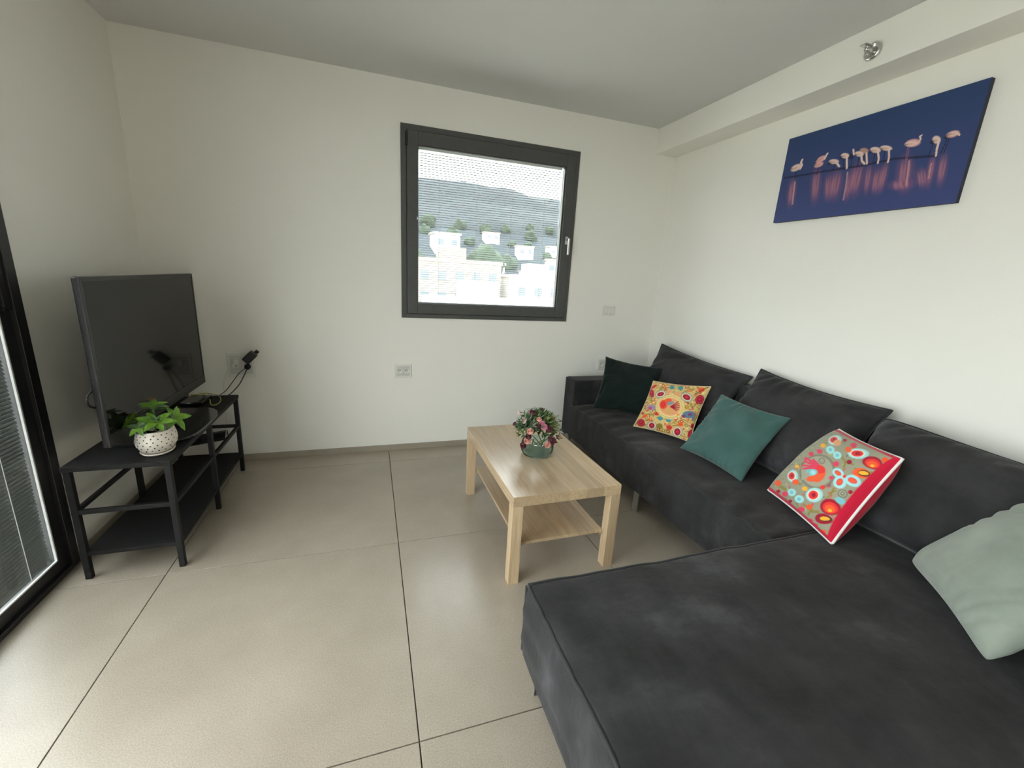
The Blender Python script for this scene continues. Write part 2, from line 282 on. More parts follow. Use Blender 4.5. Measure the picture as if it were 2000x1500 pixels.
# ------------------------------------------------------------------ printed and embroidered designs (flat pattern data, in each piece's own 0..1 coordinates)
PAINT_A=[('e',0.2828,0.6867,0.0892,0.0554,0.0626,-0.0826,'g1',0.8,0.15),
('e',0.2828,0.6867,0.0673,0.042,0.0432,-0.057,'wh',1,0.15),
('e',0.2828,0.6867,0.0542,0.0339,0.0313,-0.0413,'cr',1,0.15),
('e',0.2828,0.6867,0.0217,0.0136,0.0125,-0.0165,'rd',1,0.15),
('e',0.7491,0.7018,0.1061,-0.0301,0.0036,-0.0954,'g1',0.8,0.15),
('e',0.7491,0.7018,0.0822,-0.0234,0.0026,-0.071,'wh',1,0.15),
('e',0.7491,0.7018,0.0678,-0.0193,0.002,-0.056,'cr',1,0.15),
('e',0.7491,0.7018,0.0271,-0.0077,0.0008,-0.0224,'rd',1,0.15),
('e',0.3395,0.0563,0.0947,0.0159,0.0114,-0.0618,'g1',0.8,0.15),
('e',0.3395,0.0563,0.0688,0.0116,0.0091,-0.0514,'wh',1,0.15),
('e',0.3395,0.0563,0.0534,0.009,0.0077,-0.0419,'cr',1,0.15),
('e',0.3395,0.0563,0.0213,0.0036,0.0033,-0.0169,'rd',1,0.15),
('e',0.7888,0.069,0.088,0.0285,0.0102,-0.071,'g1',0.8,0.15),
('e',0.7888,0.069,0.0653,0.0211,0.0087,-0.0614,'wh',1,0.15),
('e',0.7888,0.069,0.0516,0.0167,0.0076,-0.0509,'cr',1,0.15),
('e',0.7888,0.069,0.0207,0.0067,0.0032,-0.0205,'rd',1,0.15),
('e',0.0852,0.6978,0.0738,-0.0215,0.0444,-0.0966,'cr',1,0.15),
('e',0.0852,0.6978,0.059,-0.0068,0.0319,-0.0695,'pk',1,0.15),
('e',0.0852,0.6978,0.0481,-0.0047,0.0266,-0.0579,'cr',1,0.15),
('e',0.0852,0.6978,0.0196,-0.0016,0.0111,-0.0241,'rd',1,0.15),
('e',0.9452,0.7211,0.055,0.0293,0.0292,-0.0814,'cr',1,0.15),
('e',0.9452,0.7211,0.0441,0.0205,0.0209,-0.0585,'pk',1,0.15),
('e',0.9452,0.7211,0.0369,0.0168,0.0174,-0.0487,'cr',1,0.15),
('e',0.9452,0.7211,0.0155,0.0069,0.0073,-0.0203,'rd',1,0.15),
('e',0.1218,0.0762,0.0813,0.0055,0.0234,-0.0666,'cr',1,0.15),
('e',0.1218,0.0762,0.0581,0.0042,0.0173,-0.0483,'pk',1,0.15),
('e',0.1218,0.0762,0.0483,0.0036,0.0145,-0.0403,'cr',1,0.15),
('e',0.1218,0.0762,0.0201,0.0015,0.0061,-0.0168,'rd',1,0.15),
('e',0.9864,0.1221,0.036,0.0399,0.0095,-0.069,'cr',1,0.15),
('e',0.9864,0.1221,0.0259,0.029,0.0072,-0.0496,'pk',1,0.15),
('e',0.9864,0.1221,0.0217,0.0243,0.0063,-0.0413,'cr',1,0.15),
('e',0.9864,0.1221,0.0097,0.0103,0.0036,-0.0172,'rd',1,0.15),
('e',0.8869,0.4015,0.0969,0.0435,0.0172,-0.0576,'sl',1,0.15),
('e',0.9789,0.3736,0.0259,0.0277,0.01,-0.0389,'sl',1,0.15),
('e',0.9063,0.4101,0.0288,0.0132,0.0079,-0.0266,'pu',1,0.15),
('e',0.8284,0.3436,0.0312,0.0118,0.0079,-0.0271,'pu',1,0.15),
('e',0.9842,0.3776,0.011,0.0124,0.0044,-0.0175,'pu',1,0.15),
('e',0.223,0.3749,0.0844,0.005,0.0236,-0.0573,'li',1,0.15),
('e',0.2091,0.3594,0.0349,0.0019,0.0119,-0.0286,'pk',1,0.15),
('e',0.4225,0.8756,0.0422,0.0073,0.0246,-0.0533,'te',1,0.15),
('e',0.4225,0.8756,0.0127,0.0022,0.009,-0.0198,'sl',1,0.15),
('e',0.5721,0.8828,0.0416,0.008,0.026,-0.0556,'te',1,0.15),
('e',0.5721,0.8828,0.0125,0.0024,0.0095,-0.0205,'sl',1,0.15),
('e',0.4623,0.2017,0.0484,0.0099,0.0109,-0.0376,'te',1,0.15),
('e',0.4623,0.2017,0.0145,0.003,0.0041,-0.0141,'sl',1,0.15),
('e',0.6107,0.2111,0.0488,0.0129,0.0104,-0.0388,'te',1,0.15),
('e',0.6107,0.2111,0.0146,0.0039,0.0039,-0.0146,'sl',1,0.15),
('e',0.4932,0.8815,0.0235,0.0043,0.0117,-0.0254,'gr',1,0.15),
('e',0.8914,0.9099,0.049,0.0111,0.0236,-0.0522,'or',1,0.15),
('e',0.5863,0.7342,0.0541,0.011,0.0191,-0.0467,'sa',1,0.15),
('e',0.3998,0.7648,0.051,0.0076,0.0189,-0.0447,'sa',1,0.15),
('e',0.3762,0.2744,0.0438,0.007,0.0117,-0.0346,'rd',1,0.15),
('e',0.7124,0.2783,0.0374,0.0116,0.0122,-0.0432,'rd',1,0.15),
('e',0.7194,0.2677,0.0112,0.0035,0.0032,-0.0117,'wh',1,0.15),
('e',0.8135,0.1966,0.0431,0.0158,0.0081,-0.0332,'or',1,0.15),
('e',0.651,0.0905,0.0473,0.0129,0.0064,-0.0356,'rd',1,0.15),
('e',0.4769,0.071,0.0582,0.0123,0.0075,-0.043,'ol',1,0.15),
('e',0.8195,0.5185,0.0411,0.0143,0.014,-0.0414,'go',1,0.15),
('e',0.8195,0.5185,0.0274,0.0095,0.0089,-0.0265,'ol',1,0.15),
('e',0.8195,0.5185,0.0171,0.0059,0.0056,-0.0165,'go',1,0.15),
('e',0.9885,0.2565,0.0269,-0.0062,-0.0057,-0.0445,'cr',1,0.15),
('e',0.0658,0.857,0.0504,0.047,0.0266,-0.0249,'rd',1,0.15),
('e',0.153,0.1996,0.0406,0.0297,0.0289,-0.0268,'or',1,0.15),
('e',0.5465,0.4569,0.2311,0.0489,0.0814,-0.2309,'cm',1,0.15),
('e',0.5465,0.4569,0.209,0.0445,0.0733,-0.2079,'ol',1,0.15),
('e',0.5465,0.4569,0.2008,0.0428,0.07,-0.1987,'cm',1,0.15),
('e',0.5465,0.4569,0.1796,0.0385,0.061,-0.1731,'sa',1,0.15),
('e',0.4292,0.4735,0.0772,-0.0019,0.0205,-0.0995,'or',1,0.15),
('e',0.4267,0.4681,0.0545,-0.0013,0.0155,-0.0756,'ve',1,0.15),
('e',0.4809,0.5634,0.0567,0.0237,0.0279,-0.0508,'or',1,0.15),
('l',[(0.5672,0.4471),(0.6619,0.5824)],0.0163,'cr',1),
('l',[(0.5672,0.4471),(0.685,0.5459)],0.0163,'cr',1),
('l',[(0.5672,0.4471),(0.7025,0.5102)],0.0163,'cr',1),
('l',[(0.5672,0.4471),(0.7104,0.4727)],0.0163,'cr',1),
('l',[(0.5672,0.4471),(0.7063,0.4363)],0.0163,'cr',1),
('l',[(0.5672,0.4471),(0.6856,0.4073)],0.0163,'cr',1),
('e',0.5373,0.5187,0.0515,0.038,0.0226,-0.0309,'bg',1,0.15),
('e',0.5696,0.3633,0.0463,0.011,0.0133,-0.0409,'go',1,0.15),
('e',0.5696,0.3633,0.0335,0.008,0.0094,-0.029,'sa',1,0.15),
('e',0.5696,0.3633,0.016,0.0038,0.0044,-0.0136,'go',1,0.15),
('l',[(0.8431,0.8003),(0.9649,0.9813)],0.022,'dk',0.8),
('l',[(0.99,0.5597),(0.99,0.2983)],0.0251,'go',0.7),
('l',[(0.1207,0.5354),(0.2434,0.4965)],0.0224,'ol',0.95),
('l',[(0.1441,0.5181),(0.2635,0.4816)],0.0109,'go',0.9),
('l',[(0.151,0.4932),(0.2655,0.5395)],0.0214,'ol',0.95),
('l',[(0.1733,0.477),(0.2854,0.5246)],0.0105,'go',0.9),
('l',[(0.7681,0.5773),(0.8497,0.585),(0.9117,0.554)],0.0147,'ol',0.95),
('l',[(0.7829,0.5665),(0.8636,0.5751),(0.9245,0.5454)],0.0073,'go',0.9),
('l',[(0.8571,0.6065),(0.9117,0.554),(0.9266,0.6153)],0.014,'ol',0.95),
('l',[(0.871,0.5965),(0.9245,0.5454),(0.9393,0.6066)],0.007,'go',0.9),
('l',[(0.899,0.28),(0.8275,0.2923),(0.768,0.2211)],0.0144,'ol',0.95),
('l',[(0.9113,0.2725),(0.8406,0.2839),(0.7812,0.2126)],0.0072,'go',0.9),
('l',[(0.8357,0.262),(0.8952,0.2374)],0.0149,'ol',0.95),
('l',[(0.8486,0.2539),(0.9075,0.2299)],0.0075,'go',0.9),
('l',[(0.1876,0.2388),(0.3066,0.2324),(0.3242,0.2897)],0.0195,'ol',0.95),
('l',[(0.2069,0.2253),(0.3239,0.2204),(0.3417,0.2774)],0.0096,'go',0.9),
('l',[(0.2538,0.2722),(0.3304,0.2177)],0.0188,'ol',0.95),
('l',[(0.2722,0.2593),(0.3472,0.2061)],0.0093,'go',0.9),
('l',[(0.4313,0.014),(0.5323,0.01),(0.6316,0.0561)],0.0175,'ol',0.95),
('l',[(0.4426,0.01),(0.5432,0.01),(0.6443,0.0482)],0.0087,'go',0.9),
('l',[(0.5311,0.0535),(0.5834,0.01)],0.0169,'ol',0.95),
('l',[(0.5441,0.0451),(0.5942,0.01)],0.0084,'go',0.9),
('l',[(0.6758,0.1676),(0.7271,0.2241)],0.016,'ol',0.95),
('l',[(0.6894,0.1588),(0.7406,0.2153)],0.008,'go',0.9),
('l',[(0.6996,0.135),(0.7733,0.1664)],0.016,'ol',0.95),
('l',[(0.7129,0.1266),(0.7863,0.1583)],0.008,'go',0.9),
('l',[(0.2036,0.8263),(0.2722,0.8461),(0.3459,0.8055)],0.019,'ol',0.95),
('l',[(0.225,0.8086),(0.2931,0.8284),(0.366,0.7887)],0.0094,'go',0.9),
('l',[(0.216,0.8652),(0.2737,0.821)],0.0185,'ol',0.95),
('l',[(0.2374,0.8471),(0.2944,0.8037)],0.0092,'go',0.9),
('l',[(0.6405,0.9099),(0.7488,0.8794),(0.7553,0.9464)],0.0149,'ol',0.95),
('l',[(0.6601,0.892),(0.7664,0.8639),(0.7751,0.9279)],0.0074,'go',0.9),
('l',[(0.6777,0.9468),(0.7701,0.8484)],0.0145,'ol',0.95),
('l',[(0.6986,0.9269),(0.787,0.834)],0.0073,'go',0.9),
('l',[(0.9539,0.5743),(0.99,0.5617)],0.013,'ol',0.95),
('l',[(0.9657,0.5668),(0.99,0.5566)],0.0065,'go',0.9),
('l',[(0.99,0.3451),(0.99,0.452)],0.009,'ol',0.95),
('l',[(0.99,0.3404),(0.99,0.4472)],0.0045,'go',0.9),
('l',[(0.8443,0.0415),(0.9159,0.0322)],0.0159,'ol',0.95),
('l',[(0.8562,0.0345),(0.9276,0.0255)],0.008,'go',0.9),
('l',[(0.223,0.1161),(0.2756,0.1572)],0.0183,'ol',0.95),
('l',[(0.2399,0.1046),(0.2923,0.1456)],0.009,'go',0.9),
('e',0.2516,0.5488,0.036,-0.0096,0.0018,-0.0266,'sa',1,0.15),
('e',0.2516,0.5488,0.0144,-0.0038,0.0008,-0.0117,'cm',1,0.15),
('e',0.2278,0.4852,0.0431,-0.0115,0.0017,-0.0306,'sa',1,0.15),
('e',0.2278,0.4852,0.0172,-0.0046,0.0008,-0.0134,'cm',1,0.15),
('e',0.2708,0.4782,0.0207,-0.0052,0.0008,-0.0152,'rd',1,0.15),
('e',0.2708,0.4782,0.0083,-0.0021,0.0003,-0.0066,'cm',1,0.15),
('e',0.7883,0.5644,0.0273,-0.0031,0.0013,-0.0254,'sa',1,0.15),
('e',0.7883,0.5644,0.0109,-0.0012,0.0006,-0.0111,'cm',1,0.15),
('e',0.9699,0.6283,0.0177,0.0017,0.0009,-0.0197,'ol',1,0.15),
('e',0.9699,0.6283,0.0071,0.0006,0.0004,-0.0086,'cm',1,0.15),
('e',0.9876,0.5261,0.0107,0.0048,0.0004,-0.0219,'go',1,0.15),
('e',0.9876,0.5261,0.0048,0.002,0.0002,-0.0096,'cm',1,0.15),
('e',0.8236,0.2492,0.0249,-0.0002,-0.0016,-0.0217,'rd',1,0.15),
('e',0.8236,0.2492,0.0099,-0.0001,-0.0007,-0.0095,'cm',1,0.15),
('e',0.9006,0.2156,0.0249,0.0012,-0.0018,-0.0226,'ol',1,0.15),
('e',0.9006,0.2156,0.01,0.0005,-0.0008,-0.0099,'cm',1,0.15),
('e',0.5883,0.1121,0.0242,-0.0019,-0.0031,-0.0183,'rd',1,0.15),
('e',0.5883,0.1121,0.0097,-0.0007,-0.0013,-0.008,'cm',1,0.15),
('e',0.5507,0.024,0.027,-0.0018,-0.0077,-0.0161,'ol',1,0.15),
('e',0.5507,0.024,0.0108,-0.0007,-0.0033,-0.0077,'cm',1,0.15),
('e',0.6343,0.0296,0.0282,-0.0013,-0.0074,-0.019,'cr',1,0.15),
('e',0.6343,0.0296,0.0113,-0.0005,-0.0031,-0.0084,'cm',1,0.15),
('e',0.4656,0.0263,0.0243,-0.0021,-0.0064,-0.0157,'cr',1,0.15),
('e',0.4656,0.0263,0.0097,-0.0008,-0.0027,-0.0069,'cm',1,0.15),
('e',0.9103,0.01,0.0254,0.0,-0.0066,-0.0063,'rd',1,0.15),
('e',0.9103,0.01,0.0102,0.0,-0.003,-0.0011,'cm',1,0.15),
('e',0.7107,0.0777,0.0231,-0.0008,-0.0038,-0.0176,'go',1,0.15),
('e',0.7107,0.0777,0.0092,-0.0003,-0.0017,-0.0077,'cm',1,0.15),
('e',0.2845,0.1584,0.0336,-0.0062,-0.0015,-0.0237,'or',1,0.15),
('e',0.2845,0.1584,0.0135,-0.0025,-0.0007,-0.0104,'cm',1,0.15),
('e',0.2647,0.01,0.0228,0.0,-0.0072,0.0,'rd',1,0.15),
('e',0.2647,0.01,0.0091,0.0,-0.0031,0.0,'cm',1,0.15),
('e',0.2499,0.8962,0.0351,-0.011,0.007,-0.0345,'or',1,0.15),
('e',0.2499,0.8962,0.014,-0.0044,0.003,-0.015,'cm',1,0.15),
('e',0.6412,0.956,0.0329,-0.0138,0.0355,-0.0357,'rd',1,0.15),
('e',0.6412,0.956,0.0131,-0.0054,0.0071,-0.0189,'cm',1,0.15),
('e',0.7374,0.8529,0.0248,-0.0068,0.0049,-0.0257,'or',1,0.15),
('e',0.7374,0.8529,0.0099,-0.0027,0.0022,-0.0112,'cm',1,0.15),
('e',0.1598,0.7874,0.0337,-0.0107,0.0029,-0.0264,'go',1,0.15),
('e',0.1598,0.7874,0.0135,-0.0043,0.0013,-0.0115,'cm',1,0.15),
('e',0.8091,0.8459,0.0269,-0.0067,0.0048,-0.0276,'go',1,0.15),
('e',0.8091,0.8459,0.0107,-0.0027,0.0021,-0.0121,'cm',1,0.15),
('e',0.983,0.4532,0.0121,0.0042,0.0001,-0.0193,'rd',1,0.15),
('e',0.983,0.4532,0.0065,0.0017,0.0,-0.0084,'cm',1,0.15),
('e',0.99,0.3789,0.0,0.0056,0.0,-0.0191,'pu',1,0.15),
('e',0.99,0.3789,0.0,0.0022,0.0,-0.0084,'cm',1,0.15),
('e',0.3334,0.7915,0.0239,-0.0068,0.0032,-0.0216,'cr',1,0.15),
('e',0.3334,0.7915,0.0096,-0.0027,0.0014,-0.0094,'cm',1,0.15),
('e',0.5035,0.7701,0.0201,-0.0053,0.0028,-0.019,'ol',1,0.15),
('e',0.5035,0.7701,0.008,-0.0021,0.0012,-0.0083,'cm',1,0.15),
('e',0.6125,0.7911,0.0208,-0.0054,0.0033,-0.0205,'gr',1,0.15),
('e',0.6125,0.7911,0.0083,-0.0021,0.0014,-0.009,'cm',1,0.15),
('e',0.3276,0.2534,0.0246,-0.0047,-0.0005,-0.0179,'cr',1,0.15),
('e',0.3276,0.2534,0.0098,-0.0019,-0.0002,-0.0078,'cm',1,0.15),
('e',0.7333,0.3455,0.0201,-0.0015,-0.0005,-0.0173,'or',1,0.15),
('e',0.7333,0.3455,0.008,-0.0006,-0.0002,-0.0076,'cm',1,0.15)]
PAINT_B=[('l',[(0.6295,0.7504),(0.7368,0.717),(0.8222,0.7299)],0.0178,'ol',0.85),
('l',[(0.7368,0.717),(0.7856,0.6564)],0.0163,'ol',0.85),
('l',[(0.7459,0.748),(0.7668,0.6661)],0.0159,'ol',0.85),
('l',[(0.8467,0.4349),(0.8629,0.3686),(0.8517,0.3296)],0.0159,'ol',0.85),
('l',[(0.8701,0.4247),(0.8493,0.3767)],0.0153,'ol',0.85),
('l',[(0.6632,0.1198),(0.7682,0.1183),(0.8341,0.1571)],0.025,'ol',0.85),
('l',[(0.76,0.1384),(0.7372,0.0668)],0.022,'ol',0.85),
('l',[(0.5505,0.1077),(0.5887,0.0621)],0.0279,'ol',0.85),
('l',[(0.2582,0.1162),(0.3612,0.1224)],0.0337,'ol',0.85),
('l',[(0.4302,0.2597),(0.5184,0.2645)],0.0267,'ol',0.85),
('l',[(0.2901,0.7455),(0.3233,0.7891)],0.027,'ol',0.85),
('l',[(0.447,0.8345),(0.4689,0.8812)],0.0196,'ol',0.85),
('l',[(0.3063,0.4335),(0.3137,0.3878)],0.0296,'ol',0.85),
('e',0.5656,0.4818,-0.0293,0.1788,0.2253,-0.0011,'dk',1,0.15),
('e',0.5656,0.4818,-0.0279,0.1708,0.2136,-0.001,'gg',1,0.15),
('e',0.6192,0.4658,0.0792,0.0177,0.0395,-0.0871,'or',1,0.15),
('e',0.612,0.4058,0.0668,0.0591,0.0353,-0.027,'or',1,0.15),
('e',0.5836,0.5132,0.0728,0.0147,0.0221,-0.0419,'ve',1,0.15),
('e',0.5407,0.4365,0.0526,0.0437,0.0379,-0.0258,'lb',1,0.15),
('e',0.5584,0.4466,0.0261,0.0151,0.0208,-0.0199,'sk',1,0.15),
('e',0.5096,0.3681,0.0157,0.0518,0.0352,-0.0062,'gg',1,0.15),
('l',[(0.534,0.5202),(0.3332,0.4945)],0.0257,'pk',1),
('l',[(0.5336,0.5081),(0.3656,0.447)],0.0259,'pk',1),
('l',[(0.533,0.496),(0.4159,0.4227)],0.026,'pk',1),
('l',[(0.5255,0.5275),(0.3677,0.5348)],0.0259,'pk',1),
('l',[(0.5345,0.5445),(0.4209,0.5595)],0.0255,'pk',1),
('e',0.5242,0.6001,0.0346,0.0188,0.0374,-0.0295,'gd',0.7,0.15),
('e',0.5242,0.6001,0.0225,0.0122,0.0243,-0.0192,'gg',0.8,0.15),
('e',0.4772,0.7461,0.0631,0.008,0.0396,-0.0412,'sk',1,0.15),
('e',0.4772,0.7461,0.0177,0.0093,0.025,-0.0161,'lb',1,0.15),
('e',0.6094,0.7317,0.0505,0.0075,0.0295,-0.0383,'sk',1,0.15),
('e',0.6094,0.7317,0.0145,0.0086,0.0192,-0.015,'lb',1,0.15),
('e',0.4629,0.1389,0.062,0.0157,0.0,-0.04,'sk',1,0.15),
('e',0.4629,0.1389,0.0232,0.012,0.0086,-0.0145,'lb',1,0.15),
('e',0.5872,0.1324,0.0573,0.0166,-0.0023,-0.0407,'sk',1,0.15),
('e',0.5872,0.1324,0.0218,0.0124,0.007,-0.0147,'lb',1,0.15),
('e',0.7418,0.8512,0.0697,0.0491,0.0607,-0.0473,'sk',1,0.15),
('e',0.7373,0.8481,0.0506,0.0354,0.0432,-0.034,'wh',1,0.15),
('e',0.7362,0.8473,0.0408,0.0285,0.0359,-0.0283,'ve',1,0.15),
('e',0.739,0.8492,0.0175,0.0123,0.0179,-0.0142,'cr',1,0.15),
('e',0.7225,0.2654,0.0811,0.0561,0.0378,-0.0572,'sk',1,0.15),
('e',0.7164,0.2612,0.059,0.0405,0.0272,-0.0412,'wh',1,0.15),
('e',0.7148,0.2601,0.0476,0.0327,0.0227,-0.0344,'ve',1,0.15),
('e',0.7187,0.2628,0.0203,0.014,0.0113,-0.0172,'cr',1,0.15),
('e',0.3453,0.2903,0.0755,0.0345,0.0667,-0.0552,'sk',1,0.15),
('e',0.3355,0.2858,0.055,0.0249,0.0483,-0.0398,'wh',1,0.15),
('e',0.3331,0.2847,0.0444,0.0201,0.0402,-0.0332,'ve',1,0.15),
('e',0.3392,0.2875,0.0189,0.0087,0.0198,-0.0166,'cr',1,0.15),
('e',0.3501,0.8667,0.0134,0.0565,0.1105,-0.0345,'sk',1,0.15),
('e',0.3432,0.8631,0.0113,0.0406,0.0793,-0.0248,'wh',1,0.15),
('e',0.3414,0.8622,0.0094,0.0327,0.066,-0.0207,'ve',1,0.15),
('e',0.3458,0.8645,0.004,0.0141,0.0327,-0.0104,'cr',1,0.15),
('e',0.9048,0.8379,0.0627,0.03,0.0388,-0.0563,'cr',1,0.15),
('e',0.9137,0.8315,0.0457,0.0227,0.0258,-0.0401,'ve',1,0.15),
('e',0.9207,0.8226,0.0297,0.0152,0.0167,-0.0276,'or',1,0.15),
('e',0.9307,0.8091,0.0095,0.0091,0.0072,-0.0101,'ye',1,0.15),
('e',0.8986,0.2664,0.0692,0.0459,0.0209,-0.0679,'cr',1,0.15),
('e',0.9049,0.2612,0.051,0.0344,0.0146,-0.0488,'ve',1,0.15),
('e',0.9089,0.253,0.0337,0.023,0.0099,-0.0338,'or',1,0.15),
('e',0.9149,0.2403,0.0123,0.0121,0.0056,-0.012,'ye',1,0.15),
('e',0.9157,0.6977,0.0458,0.0345,0.0234,-0.0402,'or',1,0.15),
('e',0.9309,0.7105,0.03,0.0239,0.0143,-0.0262,'dk',1,0.15),
('e',0.9281,0.7098,0.0253,0.0198,0.0092,-0.0166,'ye',1,0.15),
('e',0.8898,0.1328,0.0722,0.0449,0.008,-0.0451,'cr',1,0.15),
('e',0.9089,0.1478,0.046,0.0358,0.0064,-0.0218,'dk',1,0.15),
('e',0.9036,0.1447,0.0376,0.0288,0.0048,-0.0164,'ye',1,0.15),
('e',0.7754,0.5812,0.063,-0.0022,0.0073,-0.0449,'sk',1,0.15),
('e',0.7754,0.5812,0.0378,-0.0013,0.0036,-0.0224,'pk',1,0.15),
('e',0.7754,0.5812,0.0283,-0.001,0.0025,-0.0157,'or',1,0.15),
('e',0.8465,0.5174,-0.0105,0.0623,0.0549,0.0046,'sk',1,0.15),
('e',0.8465,0.5174,-0.0063,0.0373,0.0275,0.0023,'pk',1,0.15),
('e',0.8465,0.5174,-0.0047,0.028,0.0192,0.0016,'or',1,0.15),
('e',0.9114,0.596,0.0519,0.0167,0.0157,-0.0516,'sk',1,0.15),
('e',0.9114,0.596,0.0313,0.01,0.0078,-0.0258,'pk',1,0.15),
('e',0.9114,0.596,0.0235,0.0075,0.0055,-0.018,'or',1,0.15),
('e',0.8431,0.587,0.0107,0.0087,0.0101,-0.0134,'ve',1,0.15),
('e',0.9202,0.4422,0.0242,0.025,0.0171,-0.032,'gd',1,0.15),
('e',0.9202,0.4422,0.0185,0.0191,0.013,-0.0243,'gg',1,0.15),
('e',0.9202,0.4422,0.0115,0.0118,0.0082,-0.0154,'gd',1,0.15),
('e',0.9202,0.4422,0.0062,0.0064,0.0041,-0.0077,'gg',1,0.15),
('e',0.9346,0.3743,0.0305,0.0092,0.0036,-0.0293,'lb',1,0.15),
('e',0.6879,0.6484,0.0259,0.0167,0.0243,-0.0231,'pk',1,0.15),
('e',0.7726,0.732,0.0186,0.0131,0.0194,-0.0194,'cr',1,0.15),
('e',0.3856,0.6736,0.0329,0.015,0.0351,-0.0209,'pk',1,0.15),
('e',0.3169,0.6011,0.0364,0.0147,0.0353,-0.0195,'pk',1,0.15),
('e',0.7619,0.3789,0.0203,0.0149,0.0124,-0.0171,'ve',1,0.15),
('e',0.7616,0.5053,0.018,0.013,0.0133,-0.0162,'pk',1,0.15),
('e',0.9495,0.4965,0.0102,0.0123,0.0071,-0.0151,'cr',1,0.15),
('e',0.3667,0.0788,0.0494,0.0219,0.0075,-0.0226,'pk',1,0.15),
('e',0.6408,0.0587,0.0489,0.0247,-0.0003,-0.0237,'pk',1,0.15),
('e',0.7268,0.138,0.0337,0.0221,0.0096,-0.0219,'or',1,0.15),
('e',0.9156,0.0324,0.0326,0.0203,-0.0015,-0.0186,'or',1,0.15),
('e',0.8127,0.0269,0.0511,0.0189,-0.0127,-0.0182,'pk',1,0.15),
('e',0.7572,0.0296,0.0491,0.0197,-0.0116,-0.0191,'pk',1,0.15),
('e',0.1844,0.1287,0.0689,0.025,0.0309,-0.0272,'or',1,0.15),
('e',0.594,0.2571,0.0291,0.0176,0.0144,-0.0189,'ye',1,0.15),
('e',0.6293,0.8419,0.0241,0.0156,0.0369,-0.0254,'or',1,0.15),
('e',0.6041,0.9089,0.0204,0.0157,0.0483,-0.0271,'pk',1,0.15),
('e',0.9492,0.9154,0.0145,0.0144,0.0199,-0.0236,'or',1,0.15),
('e',0.4458,0.9154,0.0149,0.0109,0.0394,-0.0183,'cr',1,0.15),
('e',0.4425,0.2553,0.0411,0.0214,0.0218,-0.0233,'or',1,0.15),
('e',0.463,0.0486,0.0385,0.0165,-0.002,-0.0164,'cr',1,0.15),
('e',0.3288,0.7468,0.0325,0.0138,0.0398,-0.0202,'ye',1,0.15),
('e',0.2463,0.0549,0.0409,0.0156,0.004,-0.0166,'cr',1,0.15),
('e',0.3206,0.5272,0.0307,0.0126,0.027,-0.016,'pk',1,0.15),
('e',0.291,0.4027,0.0331,0.0133,0.0252,-0.0159,'ye',1,0.15),
('e',0.4325,0.8511,0.0353,0.0197,0.0592,-0.0313,'sa',1,0.15)]
